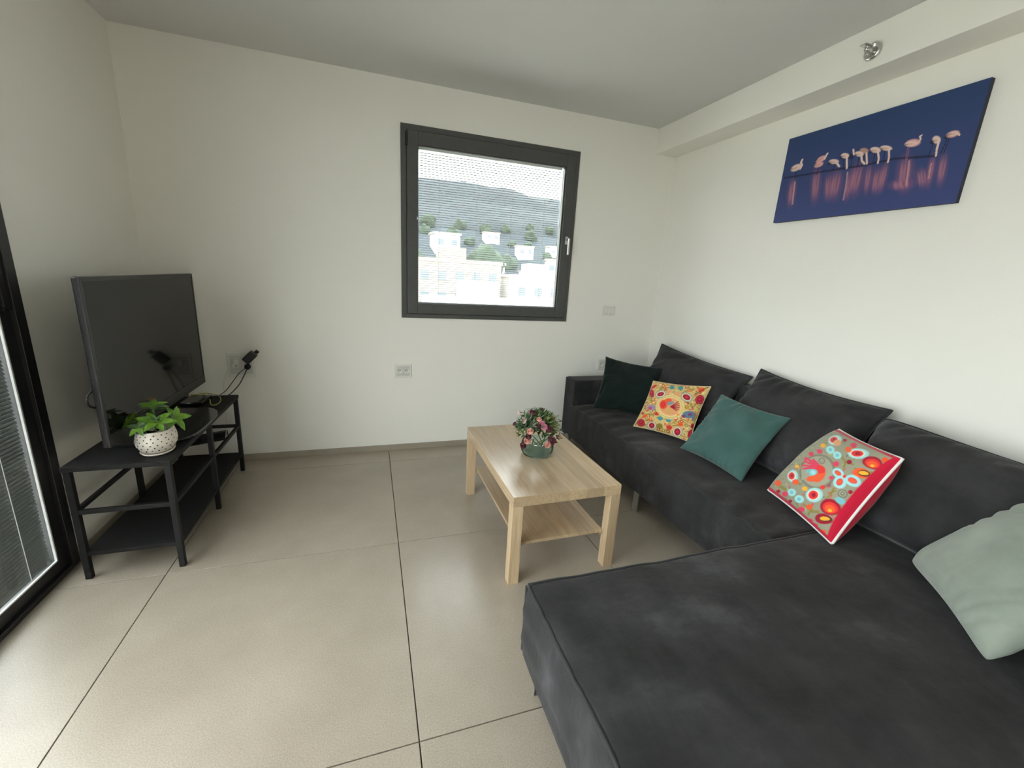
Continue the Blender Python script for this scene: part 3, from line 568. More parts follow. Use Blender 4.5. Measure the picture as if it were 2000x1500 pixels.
PAINT_C=[('e',0.0974,0.3462,0.0302,-0.0149,0.0062,-0.1522,'rp',0.5,1.0),
('e',0.0851,0.3377,0.0056,-0.0032,0.0056,-0.1064,'rq',0.5,1.0),
('e',0.0974,0.3462,0.0067,-0.0032,0.0045,-0.1128,'rq',0.5,1.0),
('e',0.1098,0.3526,0.005,-0.0021,0.0028,-0.1053,'rq',0.5,1.0),
('e',0.1008,0.3718,0.0034,-0.0011,0.0034,-0.0819,'nv',0.35,1.0),
('e',0.2586,0.3782,0.0313,-0.016,0.0117,-0.1766,'rp',0.5,1.0),
('e',0.2451,0.3739,0.0062,-0.0032,0.0095,-0.1245,'rq',0.5,1.0),
('e',0.2586,0.3782,0.0073,-0.0032,0.0084,-0.1319,'rq',0.5,1.0),
('e',0.2709,0.3845,0.0056,-0.0021,0.0073,-0.1224,'rq',0.5,1.0),
('e',0.2619,0.4101,0.0039,-0.0021,0.0062,-0.0958,'nv',0.35,1.0),
('e',0.3436,0.3292,0.0257,-0.0106,0.0106,-0.1256,'rp',0.5,1.0),
('e',0.3335,0.3228,0.005,-0.0021,0.009,-0.0883,'rq',0.5,1.0),
('e',0.3436,0.3292,0.005,-0.0021,0.0084,-0.0936,'rq',0.5,1.0),
('e',0.3537,0.3356,0.0045,-0.0021,0.0067,-0.0873,'rq',0.5,1.0),
('e',0.3469,0.3505,0.0034,-0.0021,0.0062,-0.0681,'nv',0.35,1.0),
('e',0.3861,0.3399,0.0397,-0.0245,0.0039,-0.1394,'rp',0.5,1.0),
('e',0.3693,0.3335,0.0073,-0.0053,0.0039,-0.0979,'rq',0.5,1.0),
('e',0.3861,0.3399,0.009,-0.0053,0.0034,-0.1032,'rq',0.5,1.0),
('e',0.4018,0.3441,0.0067,-0.0043,0.0022,-0.0968,'rq',0.5,1.0),
('e',0.3917,0.3633,0.005,-0.0032,0.0022,-0.0755,'nv',0.35,1.0),
('e',0.4689,0.3122,0.0196,-0.0138,0.0017,-0.1426,'rp',0.5,1.0),
('e',0.4599,0.3058,0.0039,-0.0021,0.0028,-0.1011,'rq',0.5,1.0),
('e',0.4689,0.3122,0.0039,-0.0032,0.0017,-0.1064,'rq',0.5,1.0),
('e',0.4756,0.3207,0.0034,-0.0032,0.0,-0.099,'rq',0.5,1.0),
('e',0.4689,0.3399,0.0022,-0.0021,0.0011,-0.0777,'nv',0.35,1.0),
('e',0.5025,0.3611,0.0386,-0.0277,0.0022,-0.149,'rp',0.5,1.0),
('e',0.4857,0.3569,0.0073,-0.0043,0.0028,-0.1053,'rq',0.5,1.0),
('e',0.5025,0.3611,0.0084,-0.0064,0.0017,-0.1117,'rq',0.5,1.0),
('e',0.517,0.3633,0.0067,-0.0053,0.0006,-0.1021,'rq',0.5,1.0),
('e',0.5069,0.3867,0.0045,-0.0043,0.0011,-0.0809,'nv',0.35,1.0),
('e',0.5662,0.3399,0.0185,-0.0106,0.0073,-0.133,'rp',0.5,1.0),
('e',0.5584,0.3313,0.0034,-0.0011,0.0062,-0.0936,'rq',0.5,1.0),
('e',0.5662,0.3399,0.0039,-0.0021,0.0056,-0.099,'rq',0.5,1.0),
('e',0.5729,0.3462,0.0034,-0.0021,0.0045,-0.0926,'rq',0.5,1.0),
('e',0.5662,0.3633,0.0022,-0.0011,0.0039,-0.0724,'nv',0.35,1.0),
('e',0.6177,0.3079,0.0319,-0.0213,0.0045,-0.1149,'rp',0.5,1.0),
('e',0.6043,0.3037,0.0062,-0.0043,0.0039,-0.0809,'rq',0.5,1.0),
('e',0.6177,0.3079,0.0067,-0.0043,0.0034,-0.0851,'rq',0.5,1.0),
('e',0.63,0.3122,0.0056,-0.0043,0.0022,-0.0787,'rq',0.5,1.0),
('e',0.6222,0.3271,0.0039,-0.0021,0.0028,-0.0617,'nv',0.35,1.0),
('e',0.6457,0.3399,0.019,-0.0138,0.0022,-0.1266,'rp',0.5,1.0),
('e',0.6378,0.3335,0.0034,-0.0021,0.0028,-0.0894,'rq',0.5,1.0),
('e',0.6457,0.3399,0.0045,-0.0021,0.0022,-0.0936,'rq',0.5,1.0),
('e',0.6524,0.3462,0.0034,-0.0021,0.0011,-0.0873,'rq',0.5,1.0),
('e',0.6468,0.3633,0.0022,-0.0021,0.0011,-0.0692,'nv',0.35,1.0),
('e',0.7475,0.3313,0.038,-0.0234,0.0095,-0.1522,'rp',0.5,1.0),
('e',0.7307,0.3271,0.0073,-0.0053,0.0073,-0.1075,'rq',0.5,1.0),
('e',0.7475,0.3313,0.0084,-0.0053,0.0073,-0.1139,'rq',0.5,1.0),
('e',0.7631,0.3335,0.0067,-0.0043,0.0056,-0.1053,'rq',0.5,1.0),
('e',0.752,0.3569,0.005,-0.0032,0.005,-0.0819,'nv',0.35,1.0),
('e',0.7441,0.2335,0.0537,-0.0074,0.0084,-0.0489,'rp',0.5,1.0),
('e',0.7184,0.2313,0.0106,-0.0011,0.0062,-0.0351,'rq',0.5,1.0),
('e',0.7441,0.2335,0.0117,-0.0021,0.0062,-0.0362,'rq',0.5,1.0),
('e',0.7665,0.2335,0.0095,-0.0021,0.0056,-0.034,'rq',0.5,1.0),
('e',0.7553,0.2377,0.0067,-0.0011,0.0045,-0.0266,'nv',0.35,1.0),
('e',0.8325,0.2632,0.0257,-0.0043,0.014,-0.0809,'rp',0.5,1.0),
('e',0.8202,0.259,0.005,-0.0011,0.0101,-0.0564,'rq',0.5,1.0),
('e',0.8325,0.2632,0.0056,-0.0011,0.0106,-0.0607,'rq',0.5,1.0),
('e',0.8426,0.2675,0.0045,-0.0011,0.009,-0.0564,'rq',0.5,1.0),
('e',0.8359,0.276,0.0034,-0.0011,0.0078,-0.0447,'nv',0.35,1.0),
('e',0.8616,0.3165,0.0162,-0.0117,0.0062,-0.1245,'rp',0.5,1.0),
('e',0.8549,0.3101,0.0034,-0.0021,0.005,-0.0873,'rq',0.5,1.0),
('e',0.8616,0.3165,0.0039,-0.0032,0.0045,-0.0926,'rq',0.5,1.0),
('e',0.8672,0.3207,0.0028,-0.0021,0.0034,-0.0851,'rq',0.5,1.0),
('e',0.8616,0.3377,0.0022,-0.0021,0.0034,-0.0681,'nv',0.35,1.0),
('e',0.9075,0.3101,0.0196,-0.0138,0.0062,-0.1234,'rp',0.5,1.0),
('e',0.8996,0.3058,0.0039,-0.0021,0.005,-0.0873,'rq',0.5,1.0),
('e',0.9075,0.3101,0.0039,-0.0032,0.005,-0.0926,'rq',0.5,1.0),
('e',0.9153,0.3143,0.0034,-0.0032,0.0034,-0.0862,'rq',0.5,1.0),
('e',0.9086,0.3335,0.0022,-0.0011,0.0034,-0.067,'nv',0.35,1.0),
('l',[(0.4544,0.1675),(0.451,0.3186),(0.442,0.4548)],0.0092,'fp',0.55),
('l',[(0.8605,0.2526),(0.856,0.3803)],0.006,'fp',0.55),
('l',[(0.1209,0.2058),(0.1064,0.4612)],0.0109,'fp',0.55),
('l',[(0.7687,0.2186),(0.752,0.4463)],0.007,'fp',0.55),
('l',[(0.0203,0.5399),(0.2619,0.5207),(0.5316,0.4931),(0.6804,0.4952),(0.8683,0.442)],0.0109,'nv',0.7),
('l',[(0.0997,0.5952),(0.1008,0.5037)],0.006,'nv',0.8),
('l',[(0.253,0.5846),(0.2496,0.4995)],0.006,'nv',0.8),
('l',[(0.3514,0.5782),(0.3525,0.5016)],0.005,'nv',0.8),
('l',[(0.3973,0.6186),(0.413,0.4952)],0.004,'nv',0.8),
('l',[(0.4465,0.6123),(0.4555,0.508)],0.004,'nv',0.8),
('l',[(0.4868,0.6037),(0.4924,0.4931)],0.005,'nv',0.8),
('l',[(0.5125,0.6144),(0.5237,0.4952)],0.004,'nv',0.8),
('l',[(0.5696,0.6037),(0.5763,0.4888)],0.004,'nv',0.8),
('l',[(0.6188,0.6016),(0.6278,0.4824)],0.004,'nv',0.8),
('l',[(0.8392,0.5718),(0.8348,0.4505)],0.004,'nv',0.8),
('l',[(0.903,0.5846),(0.8952,0.4505)],0.004,'nv',0.8),
('l',[(0.894,0.5888),(0.884,0.4548)],0.004,'nv',0.8),
('l',[(0.7285,0.5867),(0.7341,0.4463)],0.004,'rp',0.9),
('l',[(0.7363,0.5825),(0.7408,0.4569)],0.004,'rp',0.9),
('e',0.0672,0.6314,0.0151,0.017,0.009,-0.0149,'nv',0.8,0.4),
('e',0.3872,0.6293,0.014,-0.0053,0.0022,-0.0181,'nv',0.8,0.4),
('e',0.442,0.6144,0.0151,-0.0064,0.0034,-0.0277,'nv',0.8,0.4),
('e',0.5528,0.6165,0.0145,-0.0021,0.0039,-0.0181,'nv',0.8,0.4),
('e',0.6032,0.6144,0.0157,-0.0011,0.0034,-0.0181,'nv',0.8,0.4),
('e',0.8359,0.5761,0.0112,0.0043,0.005,-0.0192,'nv',0.8,0.4),
('e',0.894,0.591,0.0151,0.0053,0.0045,-0.016,'nv',0.8,0.4),
('e',0.3201,0.591,0.014,0.0032,0.0045,-0.0138,'nv',0.8,0.4),
('e',0.0941,0.6335,0.0352,0.0181,0.014,-0.034,'fw',1,0.35),
('e',0.084,0.6272,0.0213,0.0117,0.005,-0.0117,'ft',0.55,0.8),
('e',0.0594,0.6335,0.0095,0.0096,0.005,-0.0096,'nv',0.5,0.8),
('e',0.2563,0.6633,0.028,0.0213,0.0117,-0.0266,'fp',1,0.35),
('e',0.2485,0.6612,0.0173,0.0128,0.0039,-0.0085,'ft',0.55,0.8),
('e',0.2272,0.6676,0.0067,0.0096,0.0045,-0.0074,'nv',0.5,0.8),
('e',0.2485,0.608,0.0274,0.0096,0.009,-0.0266,'fp',1,0.35),
('e',0.2407,0.6059,0.0168,0.0053,0.0034,-0.0096,'ft',0.55,0.8),
('e',0.2228,0.6101,0.0073,0.0053,0.0034,-0.0074,'nv',0.5,0.8),
('e',0.3436,0.6037,0.0302,-0.0117,0.0028,-0.0255,'fw',1,0.35),
('e',0.3369,0.5995,0.0179,-0.0064,0.0011,-0.0085,'ft',0.55,0.8),
('e',0.3212,0.6037,0.009,0.0,0.0017,-0.0085,'nv',0.5,0.8),
('e',0.404,0.6399,0.0241,-0.0096,0.0034,-0.0277,'fw',1,0.35),
('e',0.3984,0.6357,0.0145,-0.0064,0.0011,-0.0096,'ft',0.55,0.8),
('e',0.3861,0.6399,0.0073,-0.0011,0.0017,-0.0085,'nv',0.5,0.8),
('e',0.5081,0.6442,0.0241,-0.0106,0.0039,-0.0287,'ft',1,0.35),
('e',0.5036,0.6378,0.0145,-0.0064,0.0017,-0.0106,'ft',0.55,0.8),
('e',0.4902,0.6421,0.0067,-0.0011,0.0022,-0.0096,'nv',0.5,0.8),
('e',0.4857,0.6229,0.0246,-0.0138,0.0022,-0.0266,'fw',1,0.35),
('e',0.4801,0.6186,0.0151,-0.0085,0.0006,-0.0096,'ft',0.55,0.8),
('e',0.4678,0.6208,0.0073,-0.0021,0.0017,-0.0085,'nv',0.5,0.8),
('e',0.5696,0.625,0.028,-0.016,0.0022,-0.0287,'fw',1,0.35),
('e',0.564,0.6208,0.0168,-0.0096,0.0011,-0.0096,'ft',0.55,0.8),
('e',0.5483,0.625,0.0084,-0.0021,0.0017,-0.0085,'nv',0.5,0.8),
('e',0.6233,0.6186,0.0302,-0.0181,0.0022,-0.0245,'fw',1,0.35),
('e',0.6166,0.6165,0.0185,-0.0106,0.0006,-0.0085,'ft',0.55,0.8),
('e',0.6009,0.6208,0.009,-0.0021,0.0011,-0.0085,'nv',0.5,0.8),
('e',0.7475,0.608,0.0324,-0.0032,0.0073,-0.0362,'fp',1,0.35),
('e',0.7397,0.6037,0.0196,-0.0021,0.0022,-0.0128,'ft',0.55,0.8),
('e',0.7206,0.6101,0.009,0.0032,0.0034,-0.0106,'nv',0.5,0.8),
('e',0.7408,0.6059,0.0291,-0.0053,0.0039,-0.0223,'fw',1,0.35),
('e',0.7341,0.6037,0.0173,-0.0032,0.0017,-0.0074,'ft',0.55,0.8),
('e',0.7184,0.608,0.0084,0.0011,0.0017,-0.0074,'nv',0.5,0.8),
('e',0.8493,0.5888,0.0173,-0.0085,0.0045,-0.034,'fw',1,0.35),
('e',0.8459,0.5825,0.0101,-0.0053,0.0011,-0.0117,'ft',0.55,0.8),
('e',0.837,0.5825,0.005,0.0,0.0022,-0.0106,'nv',0.5,0.8),
('e',0.9108,0.6059,0.0235,0.0053,0.0073,-0.0277,'fp',1,0.35),
('e',0.9052,0.6016,0.0134,0.0032,0.0022,-0.0096,'ft',0.55,0.8),
('e',0.8907,0.6059,0.0062,0.0053,0.0028,-0.0074,'nv',0.5,0.8),
('e',0.9131,0.608,0.0162,0.0043,0.005,-0.0181,'fw',1,0.35),
('e',0.9097,0.6059,0.0095,0.0021,0.0017,-0.0064,'ft',0.55,0.8),
('e',0.8996,0.6101,0.0045,0.0032,0.0017,-0.0053,'nv',0.5,0.8),
('l',[(0.1254,0.6101),(0.1333,0.6442),(0.1209,0.6867),(0.1277,0.7102)],0.013,'fw',1),
('l',[(0.2798,0.6591),(0.2865,0.6953),(0.291,0.7102)],0.0109,'fw',1),
('l',[(0.3637,0.5803),(0.3839,0.5378)],0.0109,'fw',1),
('l',[(0.4163,0.625),(0.432,0.5016)],0.0109,'fw',1),
('l',[(0.4555,0.6293),(0.4454,0.6825)],0.0092,'fw',1),
('l',[(0.5002,0.5974),(0.5092,0.5442),(0.5282,0.508)],0.0099,'fw',1),
('l',[(0.5248,0.6144),(0.5416,0.5037)],0.0092,'fw',1),
('l',[(0.5853,0.6016),(0.5976,0.5356),(0.5998,0.4867)],0.0092,'fw',1),
('l',[(0.639,0.5995),(0.649,0.5271),(0.6501,0.4761)],0.0089,'fw',1),
('l',[(0.7732,0.5995),(0.7788,0.6272),(0.7721,0.6548),(0.7799,0.6612)],0.007,'fw',1),
('l',[(0.8616,0.5676),(0.8616,0.5016),(0.8661,0.4441)],0.0079,'fw',1),
('l',[(0.9276,0.608),(0.9388,0.5846)],0.007,'fw',1)]

# ------------------------------------------------------------------ the room
H, XL, BX, BZ, YN = 2.593, -3.728, -.193, 2.4085, -5.0
WX0, WX1, WZ0, WZ1 = -2.198, -.865, 1.046, 2.335
floor = box('floor', (XL-.02, .02, YN, .02, -.10, -.008), M['grout']); tag(floor, kind='structure')
TX, TY, TSX, TSY, GAP = -2.3059, -.2171, 1.013, 1.0184, .0040
xs = [XL, TX-TSX, TX, TX+TSX, TX+2*TSX, .0]; ys = [0.0, TY]+[TY-TSY*k for k in range(1, 5)]+[YN]
tile_mesh = {}
for i in range(len(xs)-1):
    for j in range(len(ys)-1):
        x0, x1, y1, y0 = xs[i], xs[i+1], ys[j], ys[j+1]
        w, d = round(x1-x0, 4), round(y1-y0, 4)
        if (w, d) not in tile_mesh:
            bm = bmesh.new(); bm_box(bm, -w/2+GAP/2, w/2-GAP/2, -d/2+GAP/2, d/2-GAP/2, -.010, 0, bev=.0008, seg=1); tile_mesh[(w, d)] = done(bm, 'tile')
        link('tile', tile_mesh[(w, d)], M['tile'], floor, ((x0+x1)/2, (y0+y1)/2, 0))
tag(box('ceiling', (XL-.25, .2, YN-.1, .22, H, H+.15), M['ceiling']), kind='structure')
wb = boxes('wall_back', [(XL-.25, WX0, 0, .22, -.1, H), (WX1, .2, 0, .22, -.1, H), (WX0, WX1, 0, .22, -.1, WZ0), (WX0, WX1, 0, .22, WZ1, H)], M['wall']); tag(wb, kind='structure')
tag(box('wall_right', (0, .2, YN-.1, 0, -.1, H), M['wall']), kind='structure')
tag(box('wall_near', (XL-.25, 0, YN-.2, YN, -.1, H), M['wall']), kind='structure')
DY0, DY1, DZ = -1.042, -4.52, 2.36
tag(boxes('wall_left', [(XL-.25, XL, DY0, 0, -.1, H), (XL-.25, XL, YN, DY1, -.1, H), (XL-.25, XL, DY1, DY0, DZ, H), (XL-.25, XL, DY1, DY0, -.1, -.01)], M['wall']), kind='structure')
tag(box('trim_1', (BX, 0, YN, 0, BZ, H), M['wall'], bev=.002), 'white bulkhead running along the top of the right wall', kind='structure')
SK = .045
for nm, b in (('baseboard_back', (XL, 0, -.009, 0, 0, SK)), ('baseboard_left', (XL, XL+.009, DY0, -.009, 0, SK)), ('baseboard_right', (-.009, 0, YN, -.009, 0, SK))):
    tag(box(nm, b, M['skirt'], bev=.001), kind='structure')

# ------------------------------------------------------------------ window in the back wall
def ring(x0, x1, z0, z1, wl, wr, wb_, wt, ya, yb):
    return [(x0, x0+wl, ya, yb, z0, z1), (x1-wr, x1, ya, yb, z0, z1), (x0+wl, x1-wr, ya, yb, z0, z0+wb_), (x0+wl, x1-wr, ya, yb, z1-wt, z1)]
win = empty('window_1', ((WX0+WX1)/2, 0, WZ0), 'square dark grey aluminium window with integrated blind in the back wall', kind='structure')
wl_ = Vector(win.location)
def sh(b): return (b[0]-wl_.x, b[1]-wl_.x, b[2]-wl_.y, b[3]-wl_.y, b[4]-wl_.z, b[5]-wl_.z)
boxes('window_frame', [sh(b) for b in ring(WX0, WX1, WZ0, WZ1, .038, .028, .030, .034, -.010, .10)], M['alu'], win, .0015)
boxes('gasket', [sh(b) for b in ring(WX0+.036, WX1-.026, WZ0+.028, WZ1-.032, .006, .006, .006, .006, -.004, .02)], M['gasket'], win)
GX0, GX1, GZ0, GZ1 = -2.083, -.972, 1.156, 2.216
sash = boxes('sash', [sh(b) for b in ring(WX0+.041, WX1-.031, WZ0+.033, WZ1-.037, GX0-WX0-.041, WX1-.031-GX1, GZ0-WZ0-.033, WZ1-.037-GZ1, -.022, .06)], M['alu'], win, .004)
box('pane', sh((GX0-.01, GX1+.01, .012, .015, GZ0-.01, GZ1+.01)), M['pane'], sash)
box('pane', sh((GX0-.01, GX1+.01, .046, .049, GZ0-.01, GZ1+.01)), M['pane'], sash)
boxes('glazing_bead', [sh(b) for b in ring(GX0-.002, GX1+.002, GZ0-.002, GZ1+.002, .006, .006, .006, .006, -.012, .012)], M['gasket'], sash)
def slat_mesh(name, axis, a0, a1, zs, c, wid, tilts, th=.0005):
    V = []; Fc = []
    for z, tl in zip(zs, tilts):
        ct, st = math.cos(tl), math.sin(tl); n0 = len(V)
        for a in (a0, a1):
            for k in range(4):
                s = (k/3-.5)*wid; arch = .0009*(1-(2*(k/3)-1)**2)
                for up in (0, th):
                    d = s*ct-(arch+up)*st; h = s*st+(arch+up)*ct
                    V.append((a, c+d, z+h) if axis == 'x' else (c+d, a, z+h))
        for k in range(3):
            p, q = n0+2*k, n0+2*k+2; r_, t_ = p+8, q+8
            Fc += [(p, q, t_, r_), (p+1, r_+1, t_+1, q+1)]
        Fc += [(n0, n0+8, n0+9, n0+1), (n0+6, n0+7, n0+15, n0+14)]
    me = bpy.data.meshes.new(name); me.from_pydata(V, [], Fc); me.update(); return me
PITCHZ = .0163
zs = [GZ0+.012+PITCHZ*k for k in range(int((GZ1-GZ0-.035)/PITCHZ)+1)]
ti = [math.radians(15.0) if z < 1.69 else math.radians(-17) for z in zs]
sl = link('blind_slats', slat_mesh('blind_slats', 'x', GX0+.012-wl_.x, GX1-.022-wl_.x, [z-wl_.z for z in zs], .031-wl_.y, .0125, ti), M['slat'], sash); sl['kind'] = 'stuff'
sl['label'] = 'grey horizontal blind slats between the panes'
box('head_rail', sh((GX0+.008, GX1-.018, .022, .040, GZ1-.020, GZ1-.003)), M['rail_white'], sash)
box('bottom_rail', sh((GX0+.008, GX1-.018, .024, .038, GZ0+.001, GZ0+.008)), M['rail_white'], sash)
for fx in (.14, .39, .63, .87):
    x = GX0+fx*(GX1-GX0); box('ladder_cord', sh((x-.0012, x+.0012, .0235, .0245, GZ0+.004, GZ1-.01)), M['rail_white'], sash)
for x in (GX1-.016, GX1-.006): box('magnet_track', sh((x-.003, x+.003, .004, .012, GZ0+.004, GZ1-.03)), M['rail_white'], sash)
hd = box('handle_plate', sh((-.942, -.918, -.030, -.021, 1.655, 1.715)), M['steel'], win, .003)
bm = bmesh.new(); bm_box(bm, -.008, .008, -.045, 0, -.008, .008, .003); bm_box(bm, -.008, .008, -.052, -.038, -.115, .010, .004)
h2 = link('lever', done(bm, 'lever'), M['steel'], hd); h2.location = sh((-.930, 0, -.028, 0, 1.690, 0))[0::2]
box('hinge', sh((WX0+.030, WX0+.046, -.034, -.010, WZ1-.135, WZ1-.052)), M['gasket'], win, .004)
box('blind_knob', sh((GX0-.008, GX0-.002, -.034, -.020, 1.735, 1.752)), M['rail_white'], win, .002)

# ------------------------------------------------------------------ sliding glass door in the left wall
door = empty('door_1', (XL, DY0, 0), 'black framed sliding glass door with closed blinds in the left wall', kind='structure')
def dsh(b): return (b[0]-XL, b[1]-XL, b[2]-DY0, b[3]-DY0, b[4], b[5])
XF = XL+.012
boxes('door_frame', [dsh(b) for b in ((XL-.12, XF, DY0-.048, DY0, 0, DZ), (XL-.12, XF, DY1, DY1+.048, 0, DZ), (XL-.12, XF, DY1+.048, DY0-.048, DZ-.06, DZ), (XL-.12, XF, DY1+.048, DY0-.048, -.008, .022))], M['door_alu'], door, .002)
py = [DY0-.030, -1.86, -3.18, DY1+.03]
for k in range(3):
    ya, yb = py[k], py[k+1]; xa, xb = (XL-.052, XL-.004) if k % 2 == 0 else (XL-.108, XL-.060)
    st = .068
    pn = boxes('door_panel', [dsh(b) for b in ((xa, xb, ya-st, ya, .024, DZ-.05), (xa, xb, yb, yb+st, .024, DZ-.05), (xa, xb, yb+st, ya-st, .024, .074), (xa, xb, yb+st, ya-st, DZ-.11, DZ-.05))], M['door_alu'], door, .003)
    xm = (xa+xb)/2
    box('pane', dsh((xm+.011, xm+.014, yb+st-.01, ya-st+.01, .066, DZ-.10)), M['pane'], pn)
    box('pane', dsh((xm-.019, xm-.016, yb+st-.01, ya-st+.01, .066, DZ-.10)), M['pane'], pn)
    boxes('glazing_bead', [dsh((xm+.014, xm+.022, ya-st-.006, ya-st, .074, DZ-.11)), dsh((xm+.014, xm+.022, yb+st, yb+st+.006, .074, DZ-.11)), dsh((xm+.014, xm+.022, yb+st, ya-st, .074, .080))], M['rail_white'], pn)
    if k == 0:
        zz = [.088+.0163*q for q in range(int((DZ-.22)/.0163))]
        s_ = link('blind_slats', slat_mesh('blind_slats', 'y', yb+st+.006-DY0, ya-st-.012-DY0, zz, xm-XL, .0185, [math.radians(-62)]*len(zz)), M['door_slat'], pn)
        s_['kind'] = 'stuff'; s_['label'] = 'grey blind slats turned almost shut'
        for fy in (.20, .78): y = ya-st-fy*(ya-yb-2*st); box('ladder_cord', dsh((xm+.006, xm+.008, y-.0012, y+.0012, .08, DZ-.12)), M['rail_white'], pn)
        box('lock_strip', dsh((XL-.006, XL+.004, ya-.052, ya-.016, 1.165, DZ-.12)), M['door_alu'], pn, .002)
        box('seam', dsh((XL-.006, XL+.0055, ya-.056, ya-.010, 1.152, 1.160)), M['gasket'], pn)

# ------------------------------------------------------------------ outdoors, far below and beyond the window
tag(box('ground', (-260, 260, -200, 320, -16.4, -16), M['ground']), 'pale town ground far below the window', kind='structure')
def hill_z(x, y):
    t = max(0, (y-95)/190); return -16+64*min(1, t*1.25)**.85+7*nz(x*.012, y*.02)*t+2.2*nz(x*.06, y*.06, 3)*min(1, t*3)
def hill():
    nx, ny = 60, 26; V = []; Fc = []
    for j in range(ny+1):
        for i in range(nx+1):
            x = -240+480*i/nx; y = 95+190*j/ny; t = j/ny
            z = hill_z(x, y)
            V.append((x, y, z))
    for j in range(ny):
        for i in range(nx): a = j*(nx+1)+i; Fc.append((a, a+1, a+nx+2, a+nx+1))
    me = bpy.data.meshes.new('hill'); me.from_pydata(V, [], Fc); me.update(); return me
tag(link('hill', hill(), M['hill'], smooth=True), 'hazy wooded hillside filling the view beyond the town', kind='structure')
def building(x, y, w, d, top, mat, label, rows, cols):
    r = empty('building', (x, y, -16), label, 'building'); h = top+16
    box('wall', (-w/2, w/2, 0, d, 0, h), mat, r); box('parapet', (-w/2-.15, w/2+.15, -.15, d+.15, h, h+.5), mat, r); box('roof_hut', (-w*.2, w*.12, d*.3, d*.7, h+.5, h+2.3), mat, r)
    bm = bmesh.new(); bm_box(bm, -.6, .6, -.06, .1, -.7, .7); me = done(bm, 'window'); me.materials.append(M['window_dark'])
    for a in range(rows):
        for b in range(cols): link('window', me, None, r, (-w/2+w*(b+.5)/cols, -.02, h-2.0-3.1*a))
building(-4.5, 42, 12, 9, .1, M['render_white'], 'white block of flats nearest the window on its left side', 4, 4)
building(8.5, 36, 11, 9, -1.6, M['render_white'], 'long white low building at the lower right of the window view', 4, 4)
building(10.5, 62, 13, 10, 2.9, M['render_sand'], 'dull brown block of flats in the right half of the window view', 5, 5)
building(-12, 66, 11, 9, 1.4, M['render_white'], 'white block of flats partly hidden at the left edge of the window view', 4, 4)
building(24, 60, 11, 9, 1.2, M['render_white'], 'white block of flats at the right edge of the window view', 4, 4)
def blob(n, r):
    bm = bmesh.new(); bmesh.ops.create_icosphere(bm, subdivisions=3, radius=r)
    for v in bm.verts: v.co *= 1+.35*nz(v.co.x*.9+n*7, v.co.y*.9, v.co.z*.9)
    return done(bm, 'crown')
for k, (x, y, z, s) in enumerate(((-1.5, 74, 1.2, 2.9), (4.5, 84, 3.2, 3.6), (-8.5, 80, 2.6, 2.6), (19.5, 82, 4.4, 3.8), (-15, 88, 4.6, 3.6))):
    t = empty('tree', (x, y, -16), ('round green tree beside the dull brown building', 'tall green tree behind the dull brown building', 'green tree behind the near white flats', 'green tree to the right of the dull brown building', 'green tree rising left over the white flats')[k], 'tree', 'trees in the town view')
    tube('trunk', [(0, 0, 0), (.1, .1, (z+16)*.5), (0, 0, z+16-s*.5)], .35, M['oak_leg'], t, sub=3)
    link('crown', blob(k, s), M['tree'], t, (0, 0, z+16-s*.3), True)

# small houses and trees dotted over the lower slope
rs_ = random.Random(21)
bm = bmesh.new(); bm_box(bm, -3, 3, -2.5, 2.5, -3, 3.2); house_wall = done(bm, 'wall'); house_wall.materials.append(M['render_white'])
bm = bmesh.new(); bm_box(bm, -3.3, 3.3, -2.8, 2.8, 3.2, 3.7); house_roof = done(bm, 'roof'); house_roof.materials.append(M['render_sand'])
bm = bmesh.new(); bm_box(bm, -.7, .7, -2.56, -2.4, .9, 2.2); house_win = done(bm, 'window'); house_win.materials.append(M['window_dark'])
placed = []
def free_spot(r, y0, y1, s0, s1):
    for _ in range(200):
        y = rs_.uniform(y0, y1); x = -2.4+(y+3.25)*rs_.uniform(s0, s1)
        if all((x-a)**2+(y-b)**2 > (r+c)**2 for a, b, c in placed): placed.append((x, y, r)); return x, y
    return None
for k in range(14):
    g = rs_.uniform(.8, 1.4); sp_ = free_spot(5.2*g, 104, 158, .06, .52)
    if sp_ is None: continue
    x, y = sp_; z = hill_z(x, y)
    h = empty('house', (x, y, z), 'small pale house on the wooded slope beyond the town', 'building', 'houses on the slope', rotz=rs_.uniform(-.5, .5)); h.scale = (g, g, g)
    link('wall', house_wall, None, h); link('roof', house_roof, None, h)
    for wx in (-1.6, 1.6): link('window', house_win, None, h, (wx, 0, 0))
bm = bmesh.new(); bmesh.ops.create_icosphere(bm, subdivisions=2, radius=1)
for v in bm.verts: v.co *= 1+.4*nz(v.co.x*1.4, v.co.y*1.4, v.co.z*1.4)
tree_me = done(bm, 'slope_tree'); tree_me.materials.append(M['tree'])
for k in range(44):
    g = rs_.uniform(1.5, 3.0); sp_ = free_spot(1.9*g, 100, 170, .04, .54)
    if sp_ is None: continue
    x, y = sp_; z = hill_z(x, y)
    t = link('slope_tree', tree_me, None, None, (x, y, z+g*.4)); t.scale = (g, g, g*1.1); t.rotation_euler = (0, 0, rs_.uniform(0, 6)); tag(t, 'bushy tree on the wooded slope beyond the town', 'tree', 'trees on the slope')

